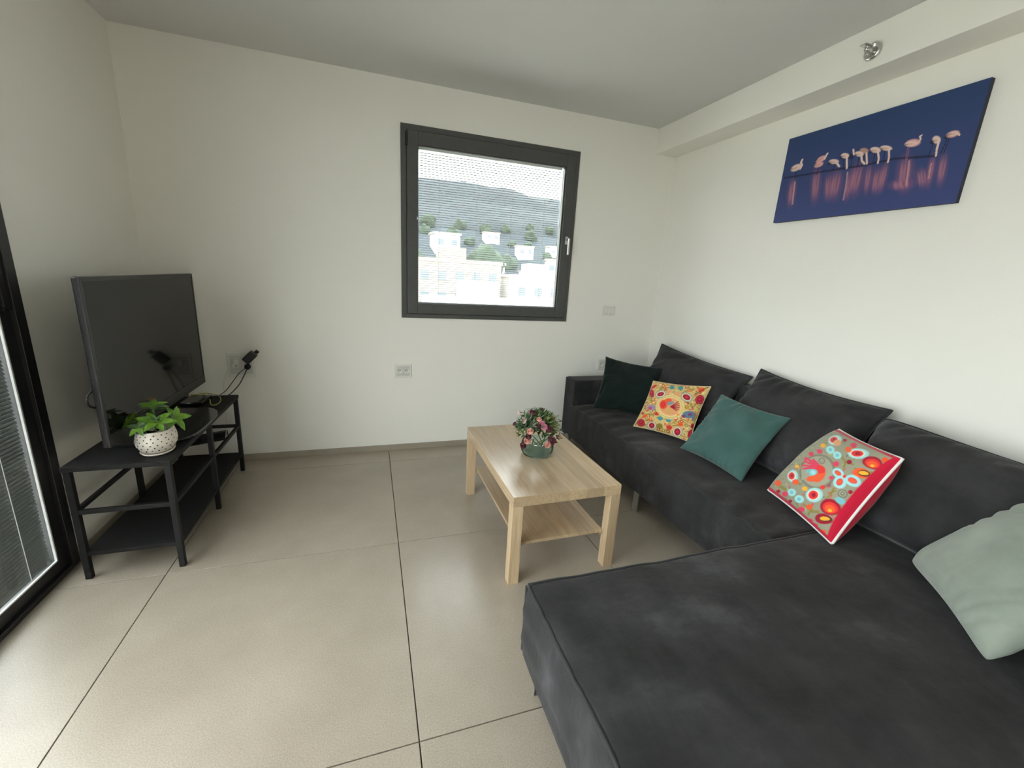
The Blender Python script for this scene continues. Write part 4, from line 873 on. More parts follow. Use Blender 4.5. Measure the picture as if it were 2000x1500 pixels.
# ------------------------------------------------------------------ corner sofa
def ubox(name, x0, x1, y0, y1, z0, z1, cell, r, disp=None, org=(0, 0, 0)):
    """rounded upholstered box as one welded surface; disp(point, a, b, c) moves it, a..c in -1..1"""
    def lines(a, b):
        n = max(2, int(round((b-a-2*r)/cell))); core = [a+r+(b-a-2*r)*k/n for k in range(n+1)]
        return [a, a+r*.12, a+r*.35, a+r*.65]+core+[b-r*.65, b-r*.35, b-r*.12, b]
    X, Y, Z = lines(x0, x1), lines(y0, y1), lines(z0, z1)
    idx = {}; V = []; Fc = []
    lo = Vector((x0+r, y0+r, z0+r)); hi = Vector((x1-r, y1-r, z1-r))
    def vid(i, j, k):
        key = (i, j, k)
        if key not in idx:
            p = Vector((X[i], Y[j], Z[k])); q = Vector([min(max(p[t], lo[t]), hi[t]) for t in range(3)])
            d = p-q; p2 = q+d.normalized()*r if d.length > 1e-9 else p
            if disp: p2 = disp(p2, 2*(p.x-x0)/(x1-x0)-1, 2*(p.y-y0)/(y1-y0)-1, 2*(p.z-z0)/(z1-z0)-1)
            idx[key] = len(V); V.append(tuple(p2-Vector(org)))
        return idx[key]
    nx, ny, nz_ = len(X)-1, len(Y)-1, len(Z)-1
    for i in range(nx):
        for j in range(ny):
            Fc.append((vid(i, j, nz_), vid(i+1, j, nz_), vid(i+1, j+1, nz_), vid(i, j+1, nz_))); Fc.append((vid(i, j, 0), vid(i, j+1, 0), vid(i+1, j+1, 0), vid(i+1, j, 0)))
    for i in range(nx):
        for k in range(nz_):
            Fc.append((vid(i, 0, k), vid(i+1, 0, k), vid(i+1, 0, k+1), vid(i, 0, k+1))); Fc.append((vid(i, ny, k), vid(i, ny, k+1), vid(i+1, ny, k+1), vid(i+1, ny, k)))
    for j in range(ny):
        for k in range(nz_):
            Fc.append((vid(0, j, k), vid(0, j, k+1), vid(0, j+1, k+1), vid(0, j+1, k))); Fc.append((vid(nx, j, k), vid(nx, j+1, k), vid(nx, j+1, k+1), vid(nx, j, k+1)))
    me = bpy.data.meshes.new(name); me.from_pydata(V, [], Fc); me.update(); return me
SO = Vector((-.95, -1.6, 0)); sofa = empty('sofa', SO, 'large charcoal velvet corner sofa with chaise along the right wall', 'sofa')
ST = .402; SB = .125; SXF = -.878; CHX = -1.950; CHY = -2.150; CHN = -3.07
def seat_disp(p, a, b, c):
    q = p.copy()
    if c > .2:
        q.z += .016*(1-a**4)*(1-b**6)*max(0, c)
        front = max(0, 1-abs(p.x-SXF)/.30)
        q.z += front**.6*(.0085*math.sin(p.y*46+p.x*9+3.5*nz(p.y*2.4, p.x*5))*max(0, nz(p.y*1.6, 2.2)+.45)) * (1 if c > .95 else .4)
        q.z += .007*nz(p.x*5, p.y*3, 1)
    q.x += .006*nz(p.y*4, p.z*5, 4)+((.010*(c*c-1)+.0035*math.sin(p.y*52+2.5*nz(p.y*3, p.z*4))*(nz(p.y*1.5, 7.1)+.4)*max(0, c+.6)) if a < -.9 else 0)
    q.y += .004*nz(p.x*5, p.z*5, 9)
    return q
def chaise_disp(p, a, b, c):
    q = p.copy()
    if c > .2:
        q.z += .022*(1-a**4)*(1-b**4)*max(0, c)
        e1 = max(0, 1-abs(p.x-CHX)/.10)
        q.z -= .008*e1*max(0, math.sin(p.y*30+1.2))**8
        q.z += .008*nz(p.x*3.2, p.y*3.2, 1)+.0045*nz(p.x*9+p.y*5, p.y*4-p.x*2, 6)-.0025*max(0, 1-abs(nz(p.x*2.2+p.y*1.4, p.y*2.6-p.x, 12))*7)
    if a < -.85: q.x += .010*(c*c-1)+.006*math.sin(p.z*60+p.y*4+2*nz(p.y*3, p.z*3))*(.4+abs(nz(p.y*2, 5)))
    q.y += .006*nz(p.x*3, p.z*5, 9)
    return q
def arm_disp(p, a, b, c):
    q = p.copy(); q.x += .004*nz(p.y*9, p.z*9); q.z += .004*nz(p.x*6, p.y*6, 3); q.y += .004*nz(p.x*5, p.z*7, 5); return q
seat = link('seat', ubox('seat', SXF, -.03, CHY+.004, -.275, SB, ST, .021, .016, seat_disp, SO), M['velvet'], sofa, smooth=True)
chaise = link('chaise', ubox('chaise', CHX, -.03, CHN, CHY, SB, ST+.004, .022, .018, chaise_disp, SO), M['velvet'], sofa, smooth=True)
arms = []
for (ya, yb) in ((-.270, -.098), (-3.045, -2.872)):
    z0 = .10 if ya > -1 else ST+.012
    x0 = -.862
    arms.append(link('armrest', ubox('armrest', x0, -.02, ya, yb, z0, .600, .035, .016, arm_disp, SO), M['velvet'], sofa, smooth=True))
link('backrest', ubox('backrest', -.135, -.018, CHN, -.30, SB, .782, .05, .018, arm_disp, SO), M['velvet'], sofa, smooth=True)
def pipe(parent, pts, r=.0052):
    me = tube_mesh('piping', [Vector(p)-SO for p in pts], r, 6, raw=True); return link('piping', me, M['piping'], parent, smooth=True)
def on_edge(a, b, n, fn):
    out = []
    for k in range(n+1):
        p = Vector(a).lerp(Vector(b), k/n); out.append(fn(p))
    return out
RO = .0042
pipe(seat, on_edge((SXF, -.278, 0), (SXF, CHY, 0), 90, lambda p: seat_disp(Vector((SXF+RO, p.y, ST-RO)), -1, 2*(p.y-CHY)/(-.275-CHY)-1, 1)))
cx_ = lambda x: 2*(x-CHX)/(-.03-CHX)-1
cy_ = lambda y: 2*(y-CHN)/(CHY-CHN)-1
pipe(chaise, on_edge((CHX+.005, CHY, 0), (-.05, CHY, 0), 90, lambda p: chaise_disp(Vector((p.x, CHY-RO, ST+.004-RO)), cx_(p.x), 1, 1)), .0072)
pipe(chaise, on_edge((CHX, CHY-.005, 0), (CHX, CHN, 0), 46, lambda p: chaise_disp(Vector((CHX+RO, p.y, ST+.004-RO)), -1, cy_(p.y), 1)), .0052)
pipe(chaise, [(CHX+.002-.0*k, CHY-.002, SB+.02+(ST-SB-.02)*k/10) for k in range(11)], .0048)
for A in arms[:1]:
    pipe(A, [(-.862, -.262, .12), (-.862, -.266, .4), (-.861, -.266, .594), (-.5, -.266, .597), (-.04, -.266, .596)], .0035)
    pipe(A, [(-.861, -.266, .594), (-.861, -.104, .594), (-.86, -.102, .12)], .0035)
def sofa_leg(x, y, dx, dy):
    bm = bmesh.new()
    bm_box(bm, -.004, .004, -.022, .022, 0, .118, .0015); bm_box(bm, -.004, .075, -.022, .022, .118, .126, .0015)
    for s in (-1, 1): pass
    vv = [bm.verts.new(c) for c in ((.004, -.003, .118), (.060, -.003, .118), (.004, -.003, .03), (.004, .003, .118), (.060, .003, .118), (.004, .003, .03))]
    for f in ((0, 2, 1), (3, 4, 5), (0, 1, 4, 3), (1, 2, 5, 4), (2, 0, 3, 5)): bm.faces.new([vv[t] for t in f])
    o = link('leg', done(bm, 'leg'), M['steel'], sofa, Vector((x, y, 0))-SO); o.rotation_euler = (0, 0, math.atan2(dy, dx)); o['label'] = 'short bent satin steel foot'
sofa_leg(-.862, -1.235, 1, .15); sofa_leg(-.86, -.22, 1, .2); sofa_leg(-1.905, -2.195, 1, -.9); sofa_leg(-1.90, -3.02, 1, .9)

# ------------------------------------------------------------------ cushions
def pillow(name, label, cat, corners, Tf, Tb, pin, n, mat, paint=None, pipes=None, wr=.006, group=None, pw=.55, seed=0, sag=0., fold=0., rnd=0.):
    C = [Vector(c) for c in corners]
    base = (C[0]+C[1])/2; base.z = min(c.z for c in C)
    nrm = (C[1]-C[0]+C[2]-C[3]).cross(C[3]-C[0]+C[2]-C[1]).normalized()
    L = (C[1]-C[0]).length
    def pt(u, v, side):
        U, W = 2*u-1, 2*v-1
        cut = 1-rnd*(U*U*W*W)**3
        uu = .5+.5*U*(1-pin*(1-W*W))*cut; vv = .5+.5*W*(1-pin*(1-U*U))*cut
        B = C[0]*((1-uu)*(1-vv))+C[1]*(uu*(1-vv))+C[2]*(uu*vv)+C[3]*((1-uu)*vv)
        e = max((1-U*U)*(1-W*W), 0); h = e**pw
        T = Tf if side > 0 else Tb
        T = T*(1+sag*(.5-v))
        d = 0.
        if e > 0:
            m = min(1, e*3)
            d = wr*nz(u*4+seed, v*4, side*3+seed)*m
            # folds running in from corners and seams
            d += fold*(abs(math.sin((U*abs(W)**.5-W*abs(U)**.5)*7+5*nz(u*2.6, v*2.6, seed)))-.5)*max(0, 1-e*1.5)*min(1, e*8)
        return B+nrm*(side*(h*T)+d)-base
    V = []; Fc = []; uv = []
    fi = {}
    for j in range(n+1):
        for i in range(n+1):
            fi[(i, j)] = len(V); V.append(tuple(pt(i/n, j/n, 1))); uv.append((i/n, j/n, 1))
    bi = dict(fi)
    for j in range(1, n):
        for i in range(1, n):
            bi[(i, j)] = len(V); V.append(tuple(pt(i/n, j/n, -1))); uv.append((i/n, j/n, -1))
    for j in range(n):
        for i in range(n):
            Fc.append((fi[(i, j)], fi[(i+1, j)], fi[(i+1, j+1)], fi[(i, j+1)])); Fc.append((bi[(i, j)], bi[(i, j+1)], bi[(i+1, j+1)], bi[(i+1, j)]))
    me = bpy.data.meshes.new(name); me.from_pydata(V, [], Fc); me.update()
    if paint is not None:
        at = me.color_attributes.new('print', 'FLOAT_COLOR', 'POINT'); A = np.array(uv); rgb = paint(A[:, 0], A[:, 1], A[:, 2])
        at.data.foreach_set('color', np.concatenate([rgb, np.ones((len(rgb), 1))], 1).astype(np.float32).ravel())
    root = empty(name, base, label, cat, group); link('cover', me, mat, root, smooth=True)
    if pipes:
        pm, pr = pipes; k = n; pts = []
        for i in range(k): pts.append(V[fi[(i, 0)]])
        for j in range(k): pts.append(V[fi[(k, j)]])
        for i in range(k): pts.append(V[fi[(k-i, k)]])
        for j in range(k): pts.append(V[fi[(0, k-j)]])
        st = max(1, n//44)
        link('piping', tube_mesh('piping', pts[::st], pr, 6, closed=True, raw=True), pm, root, smooth=True)
    return root
PAL = dict(g1=(150, 158, 140), wh=(232, 222, 206), cr=(158, 22, 48), rd=(205, 52, 48), pk=(218, 62, 92), sl=(98, 128, 146), pu=(126, 70, 122), li=(150, 140, 178), te=(62, 146, 152),
           gr=(150, 190, 110), sa=(226, 160, 112), ol=(138, 124, 52), go=(206, 166, 76), cm=(244, 220, 150), ve=(226, 52, 50), bg=(130, 152, 160), dk=(62, 40, 40), gg=(160, 158, 136),
           lb=(120, 186, 196), sk=(158, 214, 214), ye=(238, 172, 50), gd=(112, 108, 96), rp=(138, 92, 124), rq=(188, 128, 140), fp=(214, 160, 158), fw=(226, 196, 186), ft=(176, 140, 128), nv=(24, 24, 48))
PAL['or'] = (234, 92, 48)
PALL = {k: np.array(srgb(*v)[:3]) for k, v in PAL.items()}
def paint_shapes(u, v, rgb, shapes, asp=1.0):
    for s in shapes:
        if s[0] == 'e':
            _, cu, cv, a1, a2, b1, b2, col, al, soft = s
            det = a1*b2-a2*b1
            if abs(det) < 1e-9: continue
            du, dv = u-cu, v-cv; p = (du*b2-dv*b1)/det; q = (dv*a1-du*a2)/det; r = np.sqrt(p*p+q*q)
            k = np.clip((1-r)/max(soft, .02)+.5, 0, 1)*al
        else:
            _, pts, wd, col, al = s; k = np.zeros_like(u)
            for (x0, y0), (x1, y1) in zip(pts[:-1], pts[1:]):
                dx, dy = (x1-x0)*asp, y1-y0; t = np.clip((((u-x0)*asp)*dx+(v-y0)*dy)/(dx*dx+dy*dy+1e-12), 0, 1)
                d = np.hypot((u-x0)*asp-t*dx, (v-y0)-t*dy); k = np.maximum(k, np.clip((wd*.5*asp-d)/(wd*.2)+.5, 0, 1))
            k = k*al
        rgb[:] = rgb*(1-k[:, None])+PALL[col]*k[:, None]
def dabs(u, v, rgb, n, seed, cols, r0, r1):
    rs = random.Random(seed)
    for _ in range(n):
        a = rs.uniform(0, 6.28); L_, W_ = rs.uniform(r0, r1), rs.uniform(r0, r1)*.4
        paint_shapes(u, v, rgb, [('e', rs.uniform(.03, .97), rs.uniform(.03, .97), L_*math.cos(a), L_*math.sin(a), -W_*math.sin(a), W_*math.cos(a), rs.choice(cols), .9, .2)])
def paint_a(u, v, side):
    rgb = np.tile(PALL['go']*1.0, (len(u), 1)); rgb[:] = np.array(srgb(214, 184, 122)[:3])
    dabs(u, v, rgb, 520, 3, ['ol', 'ol', 'go', 'rd', 'sa', 'cm', 'cr', 'ol'], .012, .034)
    paint_shapes(u, v, rgb, PAINT_A)
    rgb[side < 0] = np.array(srgb(196, 160, 96)[:3]); return rgb
def paint_b(u, v, side):
    rgb = np.tile(np.array(srgb(150, 148, 126)[:3]), (len(u), 1))
    dabs(u, v, rgb, 200, 5, ['ol', 'ol', 'gr', 'gd', 'sa', 'gg', 'pk'], .010, .026)
    paint_shapes(u, v, rgb, PAINT_B)
    edge = np.minimum(np.minimum(u, 1-u), np.minimum(v, 1-v))
    k = np.clip((.040-edge)/.006, 0, 1)*(side > 0); rgb = rgb*(1-k[:, None])+np.array(srgb(196, 18, 54)[:3])*k[:, None]
    back = side < 0; eb = edge[back]; kb = np.clip((.045-eb)/.006, 0, 1)[:, None]
    rgb[back] = np.array(srgb(112, 116, 84)[:3])*(1-kb)+np.array(srgb(176, 14, 46)[:3])*kb
    return rgb
VP = (M['piping'], .0055)
BC = 'charcoal velvet back cushions along the sofa'
pillow('back_cushion', 'charcoal velvet back cushion at the far end of the sofa, by the room corner', 'cushion', [(-.36, -.34, .425), (-.35, -1.17, .425), (-.072, -1.201, .842), (-.135, -.342, .916)], .135, .08, .065, 64, M['velvet'], None, VP, .022, BC, seed=1, sag=.5, fold=.016)
pillow('back_cushion', 'middle charcoal velvet back cushion, behind the teal pillow', 'cushion', [(-.37, -1.22, .425), (-.37, -2.01, .425), (-.105, -2.012, .878), (-.085, -1.264, .909)], .135, .08, .08, 64, M['velvet'], None, VP, .022, BC, seed=2, sag=.5, fold=.016)
pillow('back_cushion', 'plump charcoal velvet back cushion at the near end, behind the pale sage pillow', 'cushion', [(-.43, -2.05, .425), (-.43, -2.85, .425), (-.225, -2.86, .83), (-.200, -2.032, .866)], .150, .06, .035, 64, M['velvet'], None, VP, .022, BC, pw=.42, seed=3, sag=.3, fold=.016, rnd=.05)
pillow('throw_pillow', 'almost black bottle green velvet pillow leaning in the corner beside the far armrest', 'pillow', [(-.834, -.536, .453), (-.469, -.802, .425), (-.281, -.604, .772), (-.648, -.336, .813)], .06, .045, .09, 48, M['green_dark'], None, None, .018, None, seed=4, sag=.4, fold=.018)
pillow('throw_pillow', 'cream pillow embroidered with a red bird in a cream ring, beside the teal pillow', 'pillow', [(-.695, -.879, .424), (-.53, -1.246, .442), (-.302, -1.107, .76), (-.479, -.743, .71)], .06, .05, .06, 170, M['embroidery'], paint_a, (M['cream_cord'], .003), .006, 'embroidered bird pillows', seed=5, sag=.2)
pillow('throw_pillow', 'plain teal velvet pillow in the middle of the sofa', 'pillow', [(-.65, -1.304, .436), (-.615, -1.736, .424), (-.349, -1.724, .754), (-.396, -1.292, .766)], .065, .05, .075, 52, M['teal'], None, None, .016, None, seed=6, sag=.3, fold=.015)
pillow('throw_pillow', 'grey pillow embroidered with flowers and an orange bird, with red border and white piping', 'pillow', [(-.565, -1.85, .434), (-.697, -2.26, .430), (-.53, -2.315, .805), (-.323, -1.943, .772)], .10, .105, .04, 190, M['embroidery'], paint_b, (M['white_cord'], .0058), .006, 'embroidered bird pillows', pw=.40, seed=7)
pillow('throw_pillow', 'pale sage green velvet pillow on the chaise at the right edge', 'pillow', [(-.545, -2.43, .448), (-.855, -2.785, .440), (-.65, -2.96, .79), (-.37, -2.62, .80)], .095, .06, .07, 64, M['sage'], None, None, .014, None, pw=.45, seed=8, sag=.2, fold=.011, rnd=.045)

# ------------------------------------------------------------------ flamingo canvas on the right wall
def canvas():
    y0, y1, z0, z1 = -1.0839, -1.9777, 1.8003, 2.2702
    root = empty('canvas_print', (0, (y0+y1)/2, z0), 'wide navy canvas print of flamingos wading in a row with pink reflections', 'picture')
    W, Hh = y0-y1, z1-z0; nx, nzz = 430, 226; V = []; Fc = []; uv = []
    for j in range(nzz+1):
        for i in range(nx+1): V.append((-.024, W/2-W*i/nx, Hh*j/nzz)); uv.append((i/nx, j/nzz))
    for j in range(nzz):
        for i in range(nx): a = j*(nx+1)+i; Fc.append((a, a+1, a+nx+2, a+nx+1))
    me = bpy.data.meshes.new('printed_face'); me.from_pydata(V, [], Fc); me.update()
    A = np.array(uv); t = A[:, 1:2]
    rgb = np.array(srgb(62, 72, 122)[:3])*(1-t)+np.array(srgb(42, 64, 106)[:3])*t
    paint_shapes(A[:, 0], A[:, 1], rgb, PAINT_C, asp=W/Hh)
    at = me.color_attributes.new('print', 'FLOAT_COLOR', 'POINT'); at.data.foreach_set('color', np.concatenate([rgb, np.ones((len(rgb), 1))], 1).astype(np.float32).ravel())
    link('printed_face', me, M['canvas'], root); box('stretcher', (-.0238, -.001, -W/2, W/2, 0, Hh), M['canvas_edge'], root, .001)
canvas()

# ------------------------------------------------------------------ coffee table
TO = Vector((-1.8413, -1.6787, 0)); TA = .0121
def tl(x, y): return Vector((TO.x+x*math.cos(TA)-y*math.sin(TA), TO.y+x*math.sin(TA)+y*math.cos(TA), 0))
tab = empty('coffee_table', tl(.275, .45), 'pale oak low rectangular coffee table with an open lower shelf', 'table', rotz=TA)
box('tabletop', (-.275, .275, -.45, .45, .400, .450), M['oak'], tab, .0012)
for sx in (-1, 1):
    for sy in (-1, 1):
        x = sx*.25; y = sy*.425; box('leg', (x-.025, x+.025, y-.025, y+.025, 0, .400), M['oak_leg'], tab, .001)
box('shelf', (-.222, .222, -.412, .412, .176, .192), M['oak'], tab, .001)
for sx in (-1, 1):
    for sy in (-1, 1): box('shelf_bracket', (sx*.214-.010, sx*.214+.010, sy*.40-.012, sy*.40+.012, .166, .177), M['steel'], tab)

# ------------------------------------------------------------------ glass bowl and bouquet
VX, VY = -1.567, -1.252
bowl = empty('glass_bowl', (VX, VY, .4502), 'round clear glass bowl of flowers on the coffee table', 'vase')
lathe('bowl', [(0, .0), (.062, .0), (.078, .006), (.088, .025), (.090, .050), (.084, .078), (.080, .080), (.0805, .076), (.0855, .050), (.083, .028), (.073, .011), (.055, .007), (0, .006)], M['glass'], bowl)
bq = empty('flower_bouquet', (VX, VY, .459), 'bouquet of pink, peach and dark red roses with green sprigs in the glass bowl', 'flowers')
def rose_mesh():
    V = []; Fc = []
    def petal(r0, r1, h0, h1, a0, da, lean):
        n0 = len(V); m = 4
        for j in range(m+1):
            t = j/m; r = r0+(r1-r0)*t**.7; z = h0+(h1-h0)*t-lean*t**4
            for i in range(m+1):
                s = i/m-.5; w = da*math.cos(s*1.2)*(1-.25*t*t); a = a0+s*w*(1.25-.35*abs(s)); rr = r*(1-.12*abs(s))
                V.append((rr*math.cos(a), rr*math.sin(a), z-.35*h1*abs(s)*t*t))
        for j in range(m):
            for i in range(m): a = n0+j*(m+1)+i; Fc.append((a, a+1, a+m+2, a+m+1))
    for ring_, (cnt, r0, r1, h0, h1, ln) in enumerate(((3, .10, .28, -.3, .75, 0), (4, .20, .52, -.45, .70, .03), (5, .28, .78, -.6, .58, .10), (6, .30, 1.0, -.7, .36, .22))):
        for k in range(cnt): petal(r0, r1, h0, h1, k*2*math.pi/cnt+ring_*.6, 2*math.pi/cnt*1.35, ln)
    n0 = len(V); sg = 10
    for j in range(6):
        th = math.pi*j/5
        for k in range(sg): a = 2*math.pi*k/sg; V.append((.8*math.sin(th)*math.cos(a), .8*math.sin(th)*math.sin(a), -.25-.45*math.cos(th)))
    for j in range(5):
        for k in range(sg): q = (k+1) % sg; Fc.append((n0+j*sg+k, n0+j*sg+q, n0+(j+1)*sg+q, n0+(j+1)*sg+k))
    return V, Fc
RV, RF = rose_mesh(); rmesh = {}
for k in ('pale', 'peach', 'pink', 'dark'):
    me = bpy.data.meshes.new('rose'); me.from_pydata(RV, [], RF); me.update(); me.materials.append(M['rose_'+k])
    for p in me.polygons: p.use_smooth = True
    rmesh[k] = me
DC = Vector((-1.57, -1.25, .575))
ROSES = [(-1.657,-1.181,0.667,.0125,"pale"),(-1.611,-1.263,0.693,.0140,"dark"),(-1.667,-1.280,0.657,.0160,"pale"),(-1.599,-1.325,0.676,.0118,"peach"),(-1.588,-1.346,0.661,.0125,"pink"),(-1.583,-1.361,0.646,.0155,"pink"),(-1.555,-1.368,0.634,.0165,"dark"),(-1.612,-1.350,0.649,.0125,"dark"),(-1.651,-1.346,0.621,.0150,"peach"),(-1.660,-1.348,0.596,.0140,"dark"),(-1.664,-1.346,0.572,.0155,"peach"),(-1.676,-1.323,0.537,.0150,"dark"),(-1.542,-1.382,0.578,.0193,"dark"),(-1.565,-1.384,0.559,.0155,"peach"),(-1.528,-1.377,0.593,.0095,"pale"),(-1.493,-1.360,0.589,.0108,"peach"),(-1.692,-1.218,0.619,.0110,"dark"),
         (-1.52,-1.16,.672,.014,"dark"),(-1.47,-1.22,.64,.013,"peach"),(-1.58,-1.15,.66,.014,"pink"),(-1.50,-1.13,.60,.014,"pale"),(-1.60,-1.13,.61,.013,"dark")]
bo = Vector(bq.location)
RL = dict(pale='pale blush rose', peach='peach rose', pink='pink rose', dark='dark red rose')
for i, (x, y, z, r, k) in enumerate(ROSES):
    o = link('rose', rmesh[k], None, bq, Vector((x, y, z))-bo); o.scale = (r*1.25, r*1.25, r*1.2)
    d = (Vector((x, y, z))-DC).normalized()+Vector((random.uniform(-.25, .25), random.uniform(-.25, .25), .25)); o.rotation_mode = 'QUATERNION'; o.rotation_quaternion = d.to_track_quat('Z', 'Y'); o['label'] = RL[k]
def leaf_geo(V, Fc, p, d, n, L, Wd, cup=.2, droop=0., seg=4):
    d = d.normalized(); s = d.cross(n).normalized(); n = s.cross(d).normalized(); n0 = len(V)
    for j in range(seg+1):
        t = j/seg; w = Wd*(2.35*t**.62*(1-t)**.95+(.10 if j == 0 else 0)) if j < seg else 0
        c = p+d*(L*t)+n*(-droop*L*t*t)
        V.extend([tuple(c-s*w*.5+n*cup*w), tuple(c), tuple(c+s*w*.5+n*cup*w)])
    for j in range(seg):
        a = n0+3*j; Fc += [(a, a+1, a+4, a+3), (a+1, a+2, a+5, a+4)]
rs = random.Random(11)
def sprigs(name, cnt, mat, region, L0, L1, W):
    V = []; Fc = []
    for _ in range(cnt):
        th, ph = region(rs); d = Vector((math.sin(th)*math.cos(ph), math.sin(th)*math.sin(ph), math.cos(th)))
        p0 = DC+Vector((d.x*.088, d.y*.088, d.z*.075-.005)); stem = rs.uniform(.02, .070)
        up = (d+Vector((0, 0, .4))+Vector((rs.uniform(-.4, .4), rs.uniform(-.4, .4), rs.uniform(-.3, .3)))).normalized()
        m = 7
        for q in range(m):
            a = q*2.4+rs.uniform(0, .6); o = up.orthogonal().normalized(); b = up.cross(o); side = o*math.cos(a)+b*math.sin(a)
            leaf_geo(V, Fc, p0+up*(stem*(q/m)+.0), up*.7+side*.8, up-side*.5, rs.uniform(L0, L1), W, .15, .1, 3)
    V = [tuple(Vector(v)-bo) for v in V]
    me = bpy.data.meshes.new(name); me.from_pydata(V, [], Fc); me.update(); o = link(name, me, mat, bq); o['kind'] = 'stuff'; return o
sprigs('foliage', 80, M['leaf_dark'], lambda r: (r.uniform(.1, 1.75), r.uniform(0, 6.28)), .020, .040, .013)
sprigs('olive_sprigs', 64, M['sprig'], lambda r: (r.uniform(.35, 1.15), r.gauss(-.35, .55)), .018, .036, .0055)
sprigs('olive_sprigs', 26, M['sprig'], lambda r: (r.uniform(.0, .7), r.uniform(0, 6.28)), .015, .028, .006)
sprigs('grey_sprigs', 40, M['sprig_grey'], lambda r: (r.uniform(.4, 1.2), r.gauss(3.1, .6)), .018, .034, .008)
for k in range(14):
    a = k*.9; p = Vector((.05*math.cos(a), .05*math.sin(a), .006)); q = Vector((.07*math.cos(a+2.2), .07*math.sin(a+2.2), .10))
    tube('stem', [p, (p+q)*.5+Vector((0, 0, .01)), q], .0022, M['stem'], bq, seg=6, sub=3)

# ------------------------------------------------------------------ tv stand
SX1, SX0, SY0, SY1, SZ = -3.258, -3.625, -1.196, -.162, .532
sd = empty('tv_stand', ((SX0+SX1)/2, (SY0+SY1)/2, 0), 'black metal tv stand with a slatless lower shelf and thin legs', 'tv stand')
sd['label'] = 'low black metal tv stand with open frame and lower shelf'
c0 = Vector(sd.location)
def ss(b): return (b[0]-c0.x, b[1]-c0.x, b[2]-c0.y, b[3]-c0.y, b[4], b[5])
LW = .024
for x in (SX0, SX1-LW):
    for y in (SY0, -.675-LW/2, SY1-LW): box('leg', ss((x, x+LW, y, y+LW, 0, SZ-.022)), M['black_metal'], sd, .002)
box('tabletop', ss((SX0-.004, SX1+.004, SY0-.004, SY1+.004, SZ-.022, SZ)), M['black_board'], sd, .002)
for z in (.322,):
    for b in ((SX0, SX0+.016, SY0+LW, SY1-LW, z-.010, z+.010), (SX1-.018, SX1-.002, SY0+LW, SY1-LW, z-.010, z+.010), (SX0+LW, SX1-LW, SY0+.002, SY0+.018, z-.010, z+.010), (SX0+LW, SX1-LW, SY1-.018, SY1-.002, z-.010, z+.010)):
        box('rail', ss(b), M['black_metal'], sd, .0015)
box('lower_shelf', ss((SX0+.012, SX1-.004, SY0+.004, SY1-.004, .112, .130)), M['black_board'], sd, .0015)

# ------------------------------------------------------------------ television
TVX, TVY0, TVY1, TZ0, TVH = -3.443, -1.219, -.122, .612, .683
tv = empty('television', (TVX-.03, (TVY0+TVY1)/2, SZ), 'large black flat screen television standing on the tv stand', 'television'); t0 = Vector(tv.location)
def ts(b): return (b[0]-t0.x, b[1]-t0.x, b[2]-t0.y, b[3]-t0.y, b[4]-t0.z, b[5]-t0.z)
box('casing', ts((TVX-.022, TVX-.001, TVY0, TVY1, TZ0, TZ0+TVH)), M['tv_plastic'], tv, .006)
box('rear_cover', ts((TVX-.080, TVX-.020, TVY0+.18, TVY1-.18, TZ0+.08, TZ0+TVH-.18)), M['black_plastic'], tv, .02)
boxes('bezel', [ts((TVX-.004, TVX+.003, TVY0+.002, TVY0+.018, TZ0+.050, TZ0+TVH-.002)), ts((TVX-.004, TVX+.003, TVY1-.018, TVY1-.002, TZ0+.050, TZ0+TVH-.002)), ts((TVX-.004, TVX+.003, TVY0+.018, TVY1-.018, TZ0+TVH-.018, TZ0+TVH-.002)), ts((TVX-.004, TVX+.004, TVY0+.002, TVY1-.002, TZ0+.002, TZ0+.052))], M['tv_bezel'], tv, .0015)
box('screen', ts((TVX-.003, TVX+.001, TVY0+.018, TVY1-.018, TZ0+.052, TZ0+TVH-.018)), M['screen'], tv)
box('neck', ts((TVX-.045, TVX-.015, -.78, -.56, SZ+.012, TZ0+.02)), M['tv_plastic'], tv, .006)
def base_plate():
    V = []; Fc = []; n = 48; cx, cy, a, b = TVX+.010, -.735, .190, .285
    for z, k in ((SZ+.0006, .985), (SZ+.004, 1), (SZ+.011, 1), (SZ+.0135, .985)):
        for i in range(n):
            t = 2*math.pi*i/n; c, s = math.cos(t), math.sin(t); e = .62
            V.append((cx+k*a*abs(c)**e*(1 if c > 0 else -1)-t0.x, cy+k*b*abs(s)**e*(1 if s > 0 else -1)-t0.y, z-t0.z))
    for j in range(3):
        for i in range(n): q = (i+1) % n; Fc.append((j*n+i, j*n+q, (j+1)*n+q, (j+1)*n+i))
    Fc.append(tuple(range(n))[::-1]); Fc.append(tuple(3*n+i for i in range(n)))
    me = bpy.data.meshes.new('base_plate'); me.from_pydata(V, [], Fc); me.update(); return me
link('base_plate', base_plate(), M['tv_plastic'], tv)
tube('cable_loop', [Vector(p)-t0 for p in ((TVX-.020, TVY0+.03, .86), (TVX-.034, TVY0-.006, .84), (TVX-.034, TVY0-.010, .80), (TVX-.020, TVY0+.03, .775))], .004, M['cable_black'], tv)

